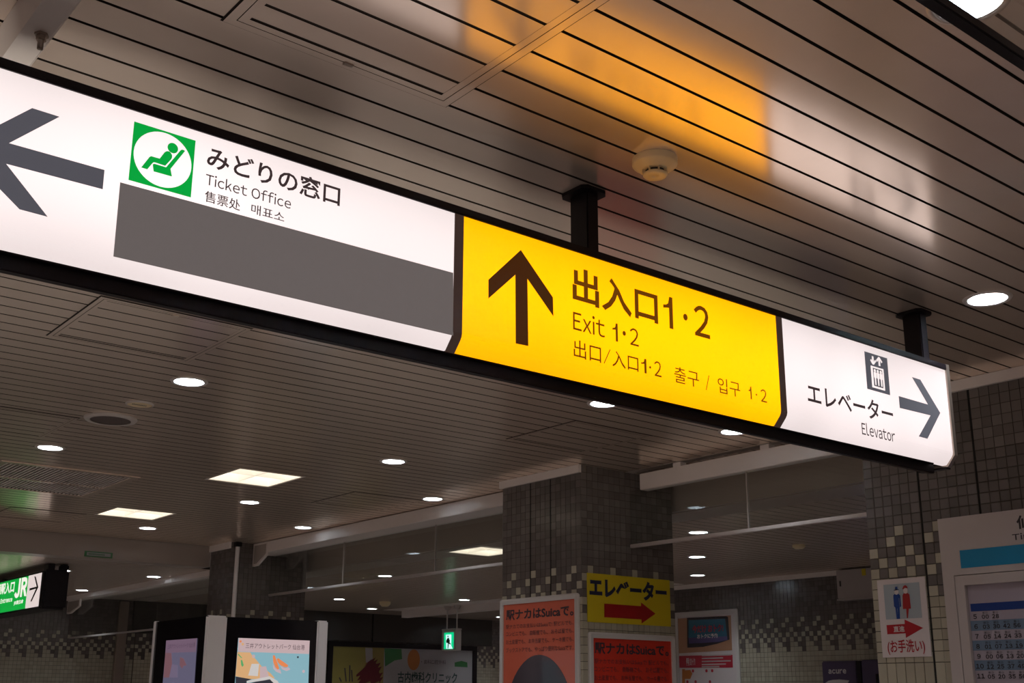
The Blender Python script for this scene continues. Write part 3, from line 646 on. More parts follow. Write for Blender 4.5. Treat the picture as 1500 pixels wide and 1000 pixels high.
flat('dot', circ(*(2.1108, 0.84), .0034, n=12), SG, 'film_brown2', sign)
ltext('2', SG, (2.127, 2.1534, 0.82, 0.862), 'film_brown2', sign, 0)
Y('출구', (2.2032, 2.301, 0.8162, 0.8617), .0)
flat('slash', stroke((2.3287, 0.8156), (2.3424, 0.8591), .0022), SG, 'film_brown2', sign)
Y('입구', (2.3778, 2.4732, 0.8169, 0.8616), .0)
one(SG, (2.5099, 2.5218, 0.8208, 0.8577), 'film_brown2', sign)
flat('dot', circ(*(2.5433, 0.8381), .0028, n=12), SG, 'film_brown2', sign)
ltext('2', SG, (2.5632, 2.5897, 0.8214, 0.8594), 'film_brown2', sign, .0)
T('エレベーター', (2.7843, 3.2305, 0.8535, 0.9194), b=.016)
ltext('Elevator', SG, (3.0505, 3.2315, 0.7951, 0.8357), 'film_text', sign, .006)
# elevator pictogram
e4 = [(3.0941, 1.0755), (3.2198, 1.0758), (3.226, 0.9506), (3.1002, 0.9508)]
eu0, eu1 = (e4[0][0] + e4[3][0]) / 2, (e4[1][0] + e4[2][0]) / 2; ev0, ev1 = (e4[2][1] + e4[3][1]) / 2, (e4[0][1] + e4[1][1]) / 2
ep = flat('pictogram', rect(eu0, eu1, ev0, ev1), SG, 'film_dark', sign); ep['label'] = 'dark square with a lift cabin, three figures and two arrows'
def q(a, b): return (eu0 + a * (eu1 - eu0), ev0 + b * (ev1 - ev0))
for p0, p1, wd in ((q(.34, .93), q(.34, .72), .009), (q(.34, .72), q(.24, .82), .007), (q(.34, .72), q(.46, .83), .007), (q(.62, .94), q(.62, .72), .009), (q(.62, .945), q(.50, .83), .007), (q(.62, .945), q(.74, .83), .007)):
    flat('arrow_stroke', stroke(p0, p1, wd), SG, 'white_lit2', ep, .0018)
flat('cabin', [q(.22, .08), q(.78, .08), q(.78, .66), q(.22, .66)], SG, 'white_lit2', ep, .0018)
flat('cabin_inside', [q(.30, .13), q(.70, .13), q(.70, .61), q(.30, .61)], SG, 'film_dark', ep, .0026)
for a in (.37, .50, .63):
    flat('head', circ(*q(a, .545), .0055, n=14), SG, 'white_lit2', ep, .0034)
    flat('body', [q(a - .055, .50), q(a + .055, .50), q(a + .055, .36), q(a + .028, .34), q(a + .022, .16), q(a - .022, .16), q(a - .028, .34), q(a - .055, .36)], SG, 'white_lit2', ep, .0034)

# ------------------------------------------------------------ green hanging station sign, far left
JP = ('X', 3.25)
jr = thing('hanging_sign', 'green and white lit station entrance sign with black end, at the left edge', 'sign', (3.35, 12, .75))
obj('housing', bevel(box(3.254, 3.46, 10.79, 13.4, .745, 1.075), .004), 'black', jr)
obj('end_cap', bevel(box(3.245, 3.47, 10.70, 10.788, .735, 1.085), .02), 'black', jr)
obj('lit_panel', box(3.25, 3.254, 11.17, 13.4, .760, 1.058), 'jrg', jr)['label'] = 'green lit field with white wording'
obj('lit_panel', box(3.2495, 3.254, 10.79, 11.17, .760, 1.058), 'jrp', jr)['label'] = 'white lit field with a black arrow'
for y in (10.78, 12.6): obj('mount', bevel(box(3.28, 3.34, y - .06, y + .06, 1.075, H2 - .001), .004), 'black', jr); obj('mount', bevel(box(3.40, 3.46, y - .08, y + .04, 1.080, H2 - .001), .012), 'black', jr)
flat('arrow', [(-10.9958, 1.0405), (-10.9535, 1.0351), (-10.8438, 0.9315), (-10.9962, 0.8112), (-11.0293, 0.8168), (-10.9064, 0.9232), (-11.0949, 0.9172), (-11.0978, 0.9383), (-10.8939, 0.9408)], JP, 'print', jr, .0012)
ltext('JR', JP, (-11.5538, -11.1719, 0.8721, 1.0532), 'jrw', jr, .05)
text('通駅入口', JP, (-12.1798, -11.5829, 0.9327, 1.0449), 'jrw', jr, .03)
text('JR東日本', JP, (-11.5393, -11.246, 0.8049, 0.8496), 'jrw', jr, .03)
ltext('Station Entrance', JP, (-12.3306, -11.6045, 0.8491, 0.8959), 'jrw', jr, .03)

# small green plate on the beam
lp = thing('label_plate', 'tiny green and white plate on the dropped beam at the left', 'sign', (3.49, 10.06, 1.15))
obj('plate', box(3.37, 3.615, 10.064, 10.0695, 1.150, 1.198), 'billg', lp)
obj('inset', box(3.39, 3.597, 10.062, 10.064, 1.160, 1.188), 'billw', lp)
bm = bmesh.new()
for i in range(12): bx(bm, 3.405 + i * .012, 3.412 + i * .012, 10.0612, 10.062, 1.167, 1.181)
obj('printed_marks', bm, 'billg', lp)

# ------------------------------------------------------------ video kiosk
kx0, kx1, ky0, ky1, kz = 2.90, 3.705, 6.425, 7.22, 0.45
kk = thing('digital_kiosk', 'black video kiosk with white corner posts and two lit screens', 'display', (3.3, 6.82, -1.6))
obj('body', box(kx0 + .006, kx1 - .02, ky0 + .006, ky1 - .01, -1.6, kz - .004), 'gloss', kk)
obj('corner_post', bevel(box(kx0, kx0 + .125, ky0 - .004, ky0 + .03, -1.6, kz), .008), 'whitepost', kk)
obj('corner_post', bevel(box(kx1 - .075, kx1, ky0 - .004, ky0 + .06, -1.6, kz), .008), 'whitepost', kk)
obj('corner_post', bevel(box(kx0 - .004, kx0 + .03, ky1 - .02, ky1, -1.6, kz), .004), 'whitepost', kk)
KP = ('Y', ky0 + .006); KL = ('X', kx0 + .006)
def K(*p): return p
sc_ = flat('screen', [(3.1045, 0.3263), (3.5812, 0.3258), (3.5899, -0.0483), (3.1003, -0.0327)], KP, 's_teal', kk, .001, .002); sc_['label'] = 'front screen with an outlet park advertisement'
F = lambda n, pts, m, o=.004: flat(n, pts, KP, m, sc_, o)
F('banner', [(3.1045, 0.3263), (3.5812, 0.3258), (3.581, 0.2452), (3.1059, 0.2475)], 's_head')
F('shape', [(3.1038, 0.2454), (3.1853, 0.2448), (3.2, 0.2262), (3.2235, 0.2069), (3.2667, 0.1642), (3.3278, 0.1255), (3.3568, 0.0981), (3.1918, 0.0902), (3.1009, 0.1065)], 's_or')
F('shape', [(3.3389, 0.2336), (3.3483, 0.2298), (3.3828, 0.1543), (3.3718, 0.1482), (3.3549, 0.1618), (3.3409, 0.1895), (3.3349, 0.2254)], 's_shoe', .0052)
F('shape', [(3.3609, 0.21), (3.372, 0.2155), (3.4413, 0.1755), (3.4373, 0.1642), (3.4167, 0.163), (3.3884, 0.1745), (3.3688, 0.1941)], 's_shoe', .0052)
F('shape', [(3.3377, 0.1815), (3.3577, 0.1539), (3.3902, 0.1465), (3.3984, 0.1246), (3.3634, 0.136), (3.3441, 0.1537)], 's_lilac', .0046)
F('shape', [(3.3886, 0.1705), (3.4216, 0.157), (3.4443, 0.1635), (3.4589, 0.1517), (3.4319, 0.1411), (3.4037, 0.1507)], 's_lilac', .0046)
F('shape', [(3.1988, 0.1787), (3.2477, 0.1797), (3.2437, 0.1085), (3.1814, 0.1116)], 's_white', .0052)
F('shape', [(3.2534, 0.162), (3.2935, 0.1667), (3.3153, 0.1095), (3.2586, 0.0851)], 's_head', .0058)
F('shape', [(3.1269, 0.1988), (3.1355, 0.201), (3.1487, 0.1699), (3.1385, 0.1599), (3.1309, 0.1734)], 's_green', .0052)
F('shape', [(3.1048, 0.2317), (3.1112, 0.2338), (3.1347, 0.2128), (3.1306, 0.2088)], 's_green', .0052)
F('shape', [(3.101, 0.1046), (3.205, 0.0903), (3.1749, 0.0802), (3.1716, 0.0645), (3.104, 0.0639)], 's_dark', .0052)
F('shape', [(3.1727, 0.0802), (3.3198, 0.1095), (3.376, 0.0824), (3.396, 0.0548), (3.3687, 0.0545), (3.3233, 0.0917), (3.2899, 0.0854), (3.1757, 0.0685)], 's_white', .0062)
F('shape', [(3.189, 0.0666), (3.3206, 0.0977), (3.3677, 0.0704), (3.3687, 0.0545), (3.19, 0.053)], 's_dark', .0056)
F('mark', circ(*(3.1183, 0.3062), .007, n=16), 's_shoe', .0052); F('mark', circ(*(3.1335, 0.2909), .008, n=16), 's_or', .0052)
F('mark', circ(*(3.2082, 0.2224), .010, n=16), 's_head', .0056); F('mark', circ(*(3.5483, 0.141), .009, n=16), 's_lilac', .0056); F('mark', circ(*(3.5044, 0.2246), .006, n=16), 's_dark', .0056)
text('三井アウトレットパーク 仙台港', KP, (3.1525, 3.5473, 0.2679, 0.2992), 's_ink', sc_, .0, .006)
sd2 = flat('screen', [(-7.0085, 0.3239), (-6.5587, 0.3221), (-6.551, -0.0489), (-7.0157, -0.0684)], KL, 'd_teal', kk, .001, .002); sd2['label'] = 'side screen looking dim and violet at an angle'
G = lambda n, pts, m, o=.004: flat(n, pts, KL, m, sd2, o)
G('banner', [(-7.0085, 0.3239), (-6.5587, 0.3221), (-6.5569, 0.2435), (-7.0067, 0.2488)], 'd_head')
G('shape', [(-7.0067, 0.2488), (-6.9145, 0.2465), (-6.891, 0.1811), (-6.9158, 0.1007), (-7.0043, 0.1015)], 'd_or')
G('shape', [(-6.777, 0.219), (-6.7255, 0.2099), (-6.6735, 0.1693), (-6.7171, 0.1661), (-6.7339, 0.1505), (-6.7727, 0.171)], 'd_or', .005)
G('shape', [(-6.8902, 0.177), (-6.8079, 0.1716), (-6.7937, 0.0995), (-6.9158, 0.1007)], 'd_white', .005)
text('三井アウトレットパーク 仙台港', KL, (-6.9751, -6.5721, 0.2706, 0.2997), 'd_ink', sd2, .0, .006)

# ------------------------------------------------------------ posters and plates on the middle column
def frame(t, pl, u0, u1, v0, v1, wd, th=.018, rad=.018):
    # a rounded snap frame: four mitred bars
    ax, c = pl
    def rr(a0, a1, b0, b1, r, n=6):
        pts = []
        for cx, cy, s in ((a1 - r, b1 - r, 0), (a0 + r, b1 - r, 90), (a0 + r, b0 + r, 180), (a1 - r, b0 + r, 270)):
            for i in range(n + 1): a = math.radians(s + 90 * i / n); pts.append((cx + r * math.cos(a), cy + r * math.sin(a)))
        return pts
    o = rr(u0, u1, v0, v1, rad); m1 = rr(u0 + wd * .3, u1 - wd * .3, v0 + wd * .3, v1 - wd * .3, rad * .8); i_ = rr(u0 + wd, u1 - wd, v0 + wd, v1 - wd, .003)
    f = {'Y': lambda u, v, d: (u, c - d, v), 'X': lambda u, v, d: (c - d, -u, v)}[ax]
    bm = bmesh.new(); L = [[bm.verts.new(f(u, v, d)) for u, v in pts] for pts, d in ((o, .0005), (o, th * .7), (m1, th), (i_, th * .8), (i_, .002))]
    n = len(o)
    for a, b in zip(L, L[1:]):
        for i in range(n): bm.faces.new((a[i], a[(i + 1) % n], b[(i + 1) % n], b[i]))
    bmesh.ops.recalc_face_normals(bm, faces=bm.faces); obj('frame', bm, 'frame', t)
CPX, CPY = ('X', 4.53), ('Y', 4.97)
lines = ['駅ナカでのお支払いはSuicaで! 駅ビルでも、', 'コンビニでも、 自販機でも、 おそば屋でも、', 'お土産屋でも、 お弁当屋でも、 ケーキ屋でも、', 'ブックストアでも、やっぱり便利なSuicaです。']
# orange poster, face towards the left
A0 = (-5.72, 0.5841); A1 = (-4.9891, 0.5757)
pu0, pu1, pv1 = A0[0], A1[0], (A0[1] + A1[1]) / 2
p1 = thing('framed_poster', 'orange poster in a white frame on the left face of the middle column', 'poster', (4.51, 5.35, pv1 - 1.1))
frame(p1, CPX, pu0, pu1, pv1 - 1.1, pv1, .032)
flat('sheet', rect(pu0 + .03, pu1 - .03, pv1 - 1.07, pv1 - .03), CPX, 'orange', p1, .004)
text('駅ナカはSuicaで。', CPX, (-5.6652, -5.0385, 0.4501, 0.5146), 'ink', p1, .03, .006)
for s, (l, r, t_, b_) in zip(lines, [(-5.6645, -5.0394, 0.4267, 0.3999), (-5.664, -5.04, 0.3833, 0.3551), (-5.6635, -5.0407, 0.335, 0.307), (-5.6631, -5.0414, 0.2869, 0.2573)]):
    text(s, CPX, (l, r, b_, t_), 'ink', p1, .0, .006)
cc_ = [(-5.3217, 0.2387), (-5.6307, 0.0777), (-5.063, 0.0745)]
ru = (cc_[2][0] - cc_[1][0]) / 2
flat('print', circ((cc_[1][0] + cc_[2][0]) / 2 - .006, cc_[0][1] - .42, ru * 1.13, .42, 56), CPX, 'plum', p1, .0055)['label'] = 'large dark rounded shape'
# yellow elevator plate
y4 = [(4.5693, 0.6985), (5.259, 0.6941), (5.2584, 0.4135), (4.566, 0.4172)]
yu0, yu1, yv0, yv1 = (y4[0][0] + y4[3][0]) / 2, (y4[1][0] + y4[2][0]) / 2, (y4[2][1] + y4[3][1]) / 2, (y4[0][1] + y4[1][1]) / 2
yp = thing('direction_plate', 'yellow elevator plate with dark red arrow on the middle column', 'sign', (4.9, 4.965, yv0))
flat('plate', rect(yu0, yu1, yv0, yv1), CPY, 'yellowplate', yp, .001, .004)
text('エレベーター', CPY, (4.5834, 5.2284, 0.56, 0.6755), 'navy', yp, .05, .0062)
flat('arrow', [(4.7001, 0.5257), (5.0031, 0.5259), (5.0039, 0.5478), (5.1255, 0.4871), (5.0041, 0.4236), (5.005, 0.4477), (4.6983, 0.4474)], CPY, 'darkred', yp, .0056)
# red poster
B0 = (4.5693, 0.3614); B1 = (5.2859, 0.3572)
ru0, ru1, rv1 = B0[0], B1[0], (B0[1] + B1[1]) / 2
p2 = thing('framed_poster', 'red poster in a white frame under the yellow elevator plate', 'poster', (4.95, 4.95, rv1 - 1.1))
frame(p2, CPY, ru0, ru1, rv1 - 1.1, rv1, .033)
flat('sheet', rect(ru0 + .03, ru1 - .03, rv1 - 1.07, rv1 - .03), CPY, 'red', p2, .004)
text('駅ナカはSuicaで。', CPY, (4.6178, 5.2304, 0.2356, 0.302), 'ink', p2, .03, .006)
for s, (l, r, t_, b_) in zip(lines, [(4.6163, 5.2246, 0.2112, 0.1829), (4.6155, 5.2226, 0.1693, 0.1382), (4.6146, 5.2205, 0.1203, 0.0892), (4.6136, 5.2182, 0.0699, 0.039)]):
    text(s, CPY, (l, r, b_, t_), 'ink', p2, .0, .006)

# ------------------------------------------------------------ toilet sign and timetable on the right pier
t4 = [(-3.0056, 0.5068), (-2.7689, 0.5072), (-2.7703, 0.1711), (-3.0085, 0.1706)]
tu0, tu1, tv0, tv1 = (t4[0][0] + t4[3][0]) / 2, (t4[1][0] + t4[2][0]) / 2, (t4[2][1] + t4[3][1]) / 2, (t4[0][1] + t4[1][1]) / 2
ts = thing('toilet_sign', 'white toilet plate with two hatted figures and red arrow on the right pier', 'sign', (4.525, 2.87, tv0))
flat('plate', rect(tu0, tu1, tv0, tv1), CPX, 'paper', ts, .001, .005)
TO = .0066
g4 = [(-2.976, 0.4848), (-2.7975, 0.4847), (-2.7982, 0.3318), (-2.9747, 0.3343)]
flat('picture_field', rect((g4[0][0] + g4[3][0]) / 2, (g4[1][0] + g4[2][0]) / 2, (g4[2][1] + g4[3][1]) / 2, (g4[0][1] + g4[1][1]) / 2), CPX, 'greyblue', ts, TO)
def tz(*pts): return pts
man = flat('man_figure', [(-2.9199, 0.4422), (-2.9042, 0.4424), (-2.8948, 0.4347), (-2.894, 0.3863), (-2.901, 0.3837), (-2.9001, 0.422), (-2.9027, 0.4233), (-2.9026, 0.3809), (-2.9044, 0.3339), (-2.9126, 0.3337), (-2.9124, 0.3784), (-2.9151, 0.378), (-2.9113, 0.3331), (-2.9208, 0.333), (-2.9229, 0.382), (-2.9254, 0.385), (-2.9292, 0.3882), (-2.9288, 0.4356)], CPX, 'blue', ts, TO + .0012)
flat('hat', [(-2.9238, 0.4591), (-2.9176, 0.4599), (-2.9151, 0.4722), (-2.9048, 0.4727), (-2.9046, 0.4602), (-2.8984, 0.4604), (-2.8987, 0.4575), (-2.9234, 0.4561)], CPX, 'blue', man, TO + .0018)
flat('head', circ(*(-2.9116, 0.4506), .011, .013, 16), CPX, 'paper', man, TO + .0018)
wom = flat('woman_figure', [(-2.8766, 0.4412), (-2.857, 0.4417), (-2.8489, 0.4354), (-2.8468, 0.3749), (-2.8576, 0.3737), (-2.8654, 0.3344), (-2.8707, 0.3347), (-2.8702, 0.3744), (-2.8857, 0.3741), (-2.8859, 0.3858), (-2.8828, 0.4328)], CPX, 'darkred', ts, TO + .0012)
flat('hat', [(-2.8807, 0.461), (-2.8749, 0.4725), (-2.8657, 0.4766), (-2.8575, 0.4713), (-2.8544, 0.4616), (-2.8649, 0.4641), (-2.8776, 0.4584)], CPX, 'darkred', wom, TO + .0018)
flat('head', circ(*(-2.866, 0.4524), .011, .013, 16), CPX, 'paper', wom, TO + .0018)
flat('arrow', [(-2.975, 0.3095), (-2.8844, 0.3108), (-2.8833, 0.3294), (-2.7971, 0.2904), (-2.8841, 0.2515), (-2.8836, 0.2707), (-2.9745, 0.2699)], CPX, 'crimson', ts, TO)
text('直進', CPX, (-2.941, -2.8862, 0.277, 0.3032), 'paper', ts, .02, TO + .0018)
text('(お手洗い)', CPX, (-2.9784, -2.7959, 0.1813, 0.2447), 'crimson', ts, .015, TO + .001)

TX = 4.47; TP = ('X', TX)
c4 = [(-2.6536, 0.7361), (-2.2684, 0.7364), (-2.6514, 0.0603)]
hu0, hv1 = (c4[0][0] + c4[2][0]) / 2, c4[0][1]
tt = thing('timetable_case', 'large pale timetable case cut by the right edge of the photo', 'notice board', (4.49, 2.0, -.5))
iu0 = -2.5603; iv1 = 0.4529
hu1 = hu0 + 1.15
def ringx(u0, u1, v0, v1, a, x0, x1, nm, m, top=None):
    bm = bmesh.new(); top = top or a
    for r in ((u0, u0 + a, v0, v1), (u1 - a, u1, v0, v1), (u0 + a, u1 - a, v1 - top, v1), (u0 + a, u1 - a, v0, v0 + a)): bx(bm, x0, x1, -r[1], -r[0], r[2], r[3])
    return obj(nm, bm, m, tt)
du0, dv1 = (-2.5989, 0.4928)
du0b = (-2.6013, 0.086)[0]
du0 = (du0 + du0b) / 2
ringx(hu0, hu1, -.55, hv1, du0 - hu0 - .0015, TX, PX - .001, 'case', 'case', hv1 - dv1 - .0015)
ringx(du0 + .0015, hu1 - .05, -.5, dv1 - .0015, iu0 - du0, TX + .001, TX + .03, 'door_frame', 'case', dv1 - iv1)
obj('back_board', box(TX + .022, PX - .002, -(hu1 - .05), -(iu0), -.5, iv1), 'caseinner', tt)
flat('header_band', [(-2.5624, 0.5946), (-2.564, 0.5211)][0:0] + rect(-2.5638, hu1 - .05, 0.5211, 0.5952), TP, 'cyan', tt, .001)
text('仙台駅', TP, (-2.3058, -2.1158, 0.6546, 0.7109), 'print', tt, .03)
ltext('Timetable', TP, (-2.3299, -2.0698999999999996, 0.6138, 0.6402), 'print', tt, .02)
BPc = TX + .022; BP = ('X', BPc)
flat('title_bar', rect(-2.5513, hu1 - .06, 0.3445, 0.376), BP, 'blue', tt)
rows = [('5', '00 28'), ('6', '03 30 42 56'), ('7', '05 14 24 33'), ('8', '01 07 13 19'), ('9', '00 06 13 20'), ('10', '12 25 37 49'), ('11', '05 20 35 50')]
RZ = [0.3236, 0.2837, 0.244, 0.2045, 0.1651, 0.1259, 0.0869, 0.048]; RU = [-2.5359, -2.4913, -2.4474, -2.4041, -2.3614]
rp = RZ[0] - RZ[1]
for i, (h, ms) in enumerate(rows):
    z = RZ[i]
    if i % 2: flat('row_band', rect(RU[0] - .03, hu1 - .07, z - rp * .42, z + rp * .58), BP, 'rowblue', tt, .0006)
    w_ = .0155 if len(h) == 1 else .033
    ltext(h, BP, (RU[0] - w_ / 2, RU[0] + w_ / 2, z - rp * .24, z + rp * .24), 'print', tt, .03, .002)
    for k, s in enumerate(ms.split()):
        u = RU[k + 1]
        ltext(s, BP, (u - .0150, u + .0150, z - rp * .27, z + rp * .16), 'print', tt, .03, .002)
        text('東②', BP, (u - .012, u + .012, z + rp * .22, z + rp * .45), 'print', tt, 0, .002)
obj('pane', box(TX + .012, TX + .015, -(hu1 - .06), -(iu0 + .002), -.49, iv1 - .002), 'clear', tt)

# ------------------------------------------------------------ things in the hall beyond
bxo = thing('wall_box', 'white equipment box high on the far tiled wall by the pier', 'cabinet', (9.05, 6.2, .86))
obj('body', bevel(box(8.99, 9.099, 5.95, 6.40, .87, H2 - .012), .004), 'case', bxo)
obj('door', box(8.986, 8.99, 5.96, 6.39, .885, 1.115), 'case', bxo)
obj('base_tray', box(8.985, 9.099, 5.94, 6.405, .855, .868), 'case', bxo)
obj('latch', box(8.982, 8.986, 6.35, 6.365, .98, 1.03), 'dark', bxo)
obj('sticker', box(8.982, 8.986, 6.08, 6.12, 1.06, 1.12), 'yellowplate', bxo)
# offer poster on the far tiled wall
WP = ('X', 9.10)
w4 = [(-7.6689, 0.8579), (-8.4961, 0.8598)]
wu1, wv1 = w4[0][0], (w4[0][1] + w4[1][1]) / 2; wu0 = wu1 - .86
p3 = thing('framed_poster', 'shiny travel poster with red band on the far tiled wall', 'poster', (9.09, 8, wv1 - 1.1))
frame(p3, WP, wu0, wu1, wv1 - 1.1, wv1, .045)
ZP = lambda *p: p
flat('sheet', rect(wu0 + .04, wu1 - .04, wv1 - 1.06, wv1 - .04), WP, 'paper', p3, .004)
F3 = lambda n, pts, m, o=.006: flat(n, pts, WP, m, p3, o)
M['p_blue'] = mat('poster_blue', (0.05, 0.16, 0.24), .2, coat=.8); M['p_tan'] = mat('poster_tan', (0.42, 0.22, 0.13), .3, coat=.6); M['p_red'] = mat('poster_red', (.42, .02, .04), .4, coat=.4); M['p_vio'] = mat('poster_violet', (.10, .08, .2), .3, coat=.6); M['p_dark'] = mat('poster_dark', (.03, .025, .03), .4)
F3('print', [(-8.4931, 0.7972), (-7.7595, 0.7951), (-7.7639, 0.4533), (-8.5058, 0.4395)], 'p_tan')
F3('print', [(-8.3534, 0.7991), (-7.8242, 0.7901), (-7.7979, 0.7807), (-7.7895, 0.5582), (-7.9477, 0.5229), (-8.1474, 0.4962), (-8.3623, 0.4941)], 'p_dark', .0068)
F3('print', [(-8.3316, 0.7728), (-7.8364, 0.7663), (-7.8197, 0.5914), (-8.3403, 0.5933)], 'p_blue', .0076)
F3('print', [(-8.3403, 0.5933), (-7.8197, 0.5914), (-7.8164, 0.5551), (-7.9468, 0.5391), (-8.3374, 0.5349)], 'p_vio', .0076)
F3('print', [(-8.5105, 0.4145), (-7.7612, 0.4093), (-7.7633, 0.2846), (-8.5125, 0.2937)], 'p_red')
F3('print', [(-8.4471, 0.2803), (-8.4069, 0.2797), (-8.414, 0.1316), (-8.4541, 0.1318)], 'billo')
F3('print', [(-8.4075, 0.2673), (-8.3332, 0.2704), (-8.3067, 0.2331), (-8.3376, 0.1802), (-8.4116, 0.1808)], 'billo')
text('今だけ おトク!', WP, (-8.2841, -7.8647, 0.6374, 0.7195), 'p_red', p3, .03, .0086)
text('おトクに予約', WP, (-8.2203, -7.9434, 0.5801, 0.6267), 'paper', p3, .03, .0086)
text('便利! おトク!', WP, (-8.3862, -8.2613, 0.3114, 0.3937), 'paper', p3, .03, .0076)
for r_ in [[-8.1682, -7.7771, 0.4035, 0.4165], [-8.1697, -7.8853, 0.3751, 0.3881], [-8.1713, -7.7858, 0.3443, 0.3573], [-8.1728, -7.8513, 0.3144, 0.3273], [-8.174, -7.9384, 0.2918, 0.3047]]: F3('printed_line', rect(*r_), 'case', .0068)
for cx_, cy_ in [(-8.2975, 0.2592), (-8.1133, 0.2584), (-8.0365, 0.2582), (-8.3788, 0.1519), (-8.2658, 0.1511), (-8.0719, 0.1499)]: F3('number_dot', circ(cx_, cy_, .016, n=14), 'p_red')
# vending machines
def vending(y0, y1, z1, label, logo=False):
    t = thing('vending_machine', label, 'vending machine', (8.8, (y0 + y1) / 2, -1.6))
    obj('body', bevel(box(8.46, 9.09, y0, y1, -1.58, z1), .01), 'purple', t)
    for y in (y0 + .05, y1 - .05): obj('foot', box(8.5, 8.56, y - .02, y + .02, -1.6, -1.58), 'dark', t); obj('foot', box(8.98, 9.04, y - .02, y + .02, -1.6, -1.58), 'dark', t)
    return t
v1 = vending(5.885, 6.235, .302, 'purple vending machine with a white brand word, left of the pier', True)
ltext('acure', ('X', 8.46), (-6.1655, -5.986, 0.1965, 0.2336), 'frame', v1, .04, .003)
flat('swoosh', [(-6.2069, 0.1209), (-6.1705, 0.1387), (-6.1281, 0.1458), (-6.0589, 0.1492), (-5.9643, 0.1406), (-5.9801, 0.114), (-6.2082, 0.1039)], ('X', 8.46), 'frame', v1, .002)
obj('side_channel', box(8.458, 8.46, 5.842, 5.884, -1.5, .30), 'black', v1)
v2 = vending(5.30, 5.84, .305, 'darker vending machine with a bluish glowing window beside the pier')
obj('display_window', box(8.452, 8.46, 5.33, 5.66, -.4, .15), 'glow', v2)
obj('window_frame', box(8.445, 8.46, 5.675, 5.695, -.4, .19), 'black', v2)
# exit sign
ex = thing('exit_sign', 'green running man exit sign hanging from the ceiling on two rods', 'sign', (8.93, 12.4, .55))
EX = 8.9; EP = ('X', EX)
e5 = [(-12.4869, 0.8443), (-12.1782, 0.8379), (-12.1743, 0.5618), (-12.4815, 0.5675), (-12.4296, 0.7956), (-12.2226, 0.789), (-12.2164, 0.5809), (-12.4183, 0.5864)]
xu0, xu1, xv0, xv1 = e5[0][0], e5[1][0], (e5[2][1] + e5[3][1]) / 2, (e5[0][1] + e5[1][1]) / 2
obj('housing', bevel(box(EX, EX + .09, -xu1, -xu0, xv0, xv1 - .022), .004), 'frame', ex)
obj('top_cap', bevel(box(EX - .004, EX + .094, -xu1 - .004, -xu0 + .004, xv1 - .02, xv1), .004), 'frame', ex)
flat('lit_face', rect(e5[4][0], e5[5][0], (e5[6][1] + e5[7][1]) / 2, (e5[4][1] + e5[5][1]) / 2), EP, 'exitg', ex, .001, .003)
lf = flat('lit_door', [(-12.3904, 0.7674), (-12.268, 0.7665), (-12.268, 0.6304), (-12.2373, 0.5851), (-12.376, 0.5877)], EP, 'exitw', ex, .005)
flat('running_figure', [(-12.3591, 0.7177), (-12.3214, 0.7285), (-12.2948, 0.6854), (-12.3027, 0.6675), (-12.2726, 0.6461), (-12.2849, 0.6369), (-12.319, 0.6524), (-12.3296, 0.59), (-12.3465, 0.5905), (-12.3404, 0.6627), (-12.3698, 0.6576), (-12.3793, 0.6881)], EP, 'exitf', lf, .006)
flat('figure_head', circ(*(-12.3409, 0.7425), .012, n=14), EP, 'exitf', lf, .006)
for yy in (-xu0 - .05, -xu1 + .04):
    bm = bmesh.new(); lathe(bm, [(.009, xv1), (.009, H2 - .05)], EX + .045, yy, 10); obj('rod', bm, 'frame', ex, True)
    bm = bmesh.new(); lathe(bm, [(0, H2 - .06), (.03, H2 - .05), (.045, H2 - .02), (.045, H2 - .001)], EX + .045, yy, 16); obj('ceiling_rose', bm, 'ring', ex, True)
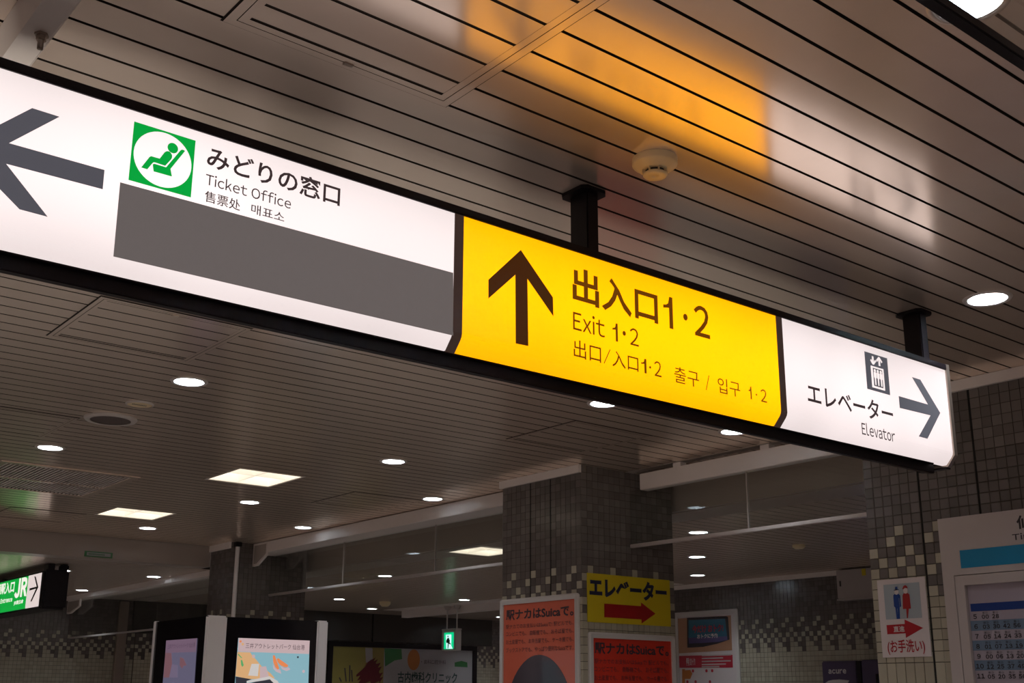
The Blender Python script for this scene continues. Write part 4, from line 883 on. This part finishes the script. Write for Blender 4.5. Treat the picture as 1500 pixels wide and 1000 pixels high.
# billboard on the far wall
BI = ('Y', 14.39)
bb_ = thing('billboard', 'dim dental clinic billboard in yellow and white on the far wall', 'billboard', (9.6, 14.38, -.6))
bv = 0.6654500000000001; b0, b1, bm_ = 8.3758, 10.8291, 9.2353
bm = bmesh.new()
for r in ((b0 - .07, b0, -.6, bv + .07), (b1, b1 + .07, -.6, bv + .07), (b0, b1, bv, bv + .07), (b0, b1, -.6, -.53)): bx(bm, r[0], r[1], 14.35, 14.395, r[2], r[3])
obj('frame', bm, 'black', bb_)
obj('sheet', box(b0, bm_, 14.38, 14.395, -.53, bv), 'billy', bb_)['label'] = 'yellow left section'
obj('sheet', box(bm_, b1, 14.38, 14.395, -.53, bv), 'billw', bb_)['label'] = 'white right section'
QB = ('Y', 14.38)
text('古内歯科クリニック', QB, (9.4788, 10.5474, 0.1831, 0.3396), 'bille', bb_, .02)
text('歯科・歯科口腔外科', QB, (9.7287, 10.3321, 0.4536, 0.5166), 'ink', bb_, .0)
flat('mark', circ(*(9.7518, 0.5101), .11, .15, 20), QB, 'billo', bb_, .0006)
flat('mark', [(9.2357, 0.6619), (9.5308, 0.6566), (9.5477, 0.5153), (9.4182, 0.4931), (9.2576, 0.4035)], QB, 'billg', bb_, .0006)
flat('mark', [(10.4969, 0.4865), (10.6243, 0.5133), (10.7331, 0.4914), (10.7395, 0.421), (10.4982, 0.4266)], QB, 'billg', bb_, .0006)
flat('print', [(8.9129, 0.6585), (9.0343, 0.6581), (9.0474, 0.4565), (8.9333, 0.4541)], QB, 'billw', bb_, .0006)['label'] = 'pale vertical strip'
fl = []
c0 = [(9.045, 0.5135), (9.1394, 0.4584), (9.191, 0.3261), (9.2087, 0.1745), (8.833, 0.1707), (8.8045, 0.3013), (8.9026, 0.378), (8.956, 0.4546)]
for i, p in enumerate(c0):
    n_ = c0[(i + 1) % len(c0)]
    for k in range(5): t_ = k / 5; j = .05 if k % 2 else -.04; fl.append((p[0] + (n_[0] - p[0]) * t_ + j * .6, p[1] + (n_[1] - p[1]) * t_ + j * .5))
flat('print', fl, QB, 'billr', bb_, .0012)['label'] = 'dark red flowering plant'
for p_, q_ in [((8.6205, 0.1871), (8.5893, 0.3724)), ((8.6759, 0.1877), (8.6696, 0.4112)), ((8.7203, 0.1881), (8.7017, 0.3464)), ((8.5433, 0.1862), (8.5076, 0.2413))]: flat('stalk', stroke(p_, q_, .02), QB, 'ink', bb_, .0012)
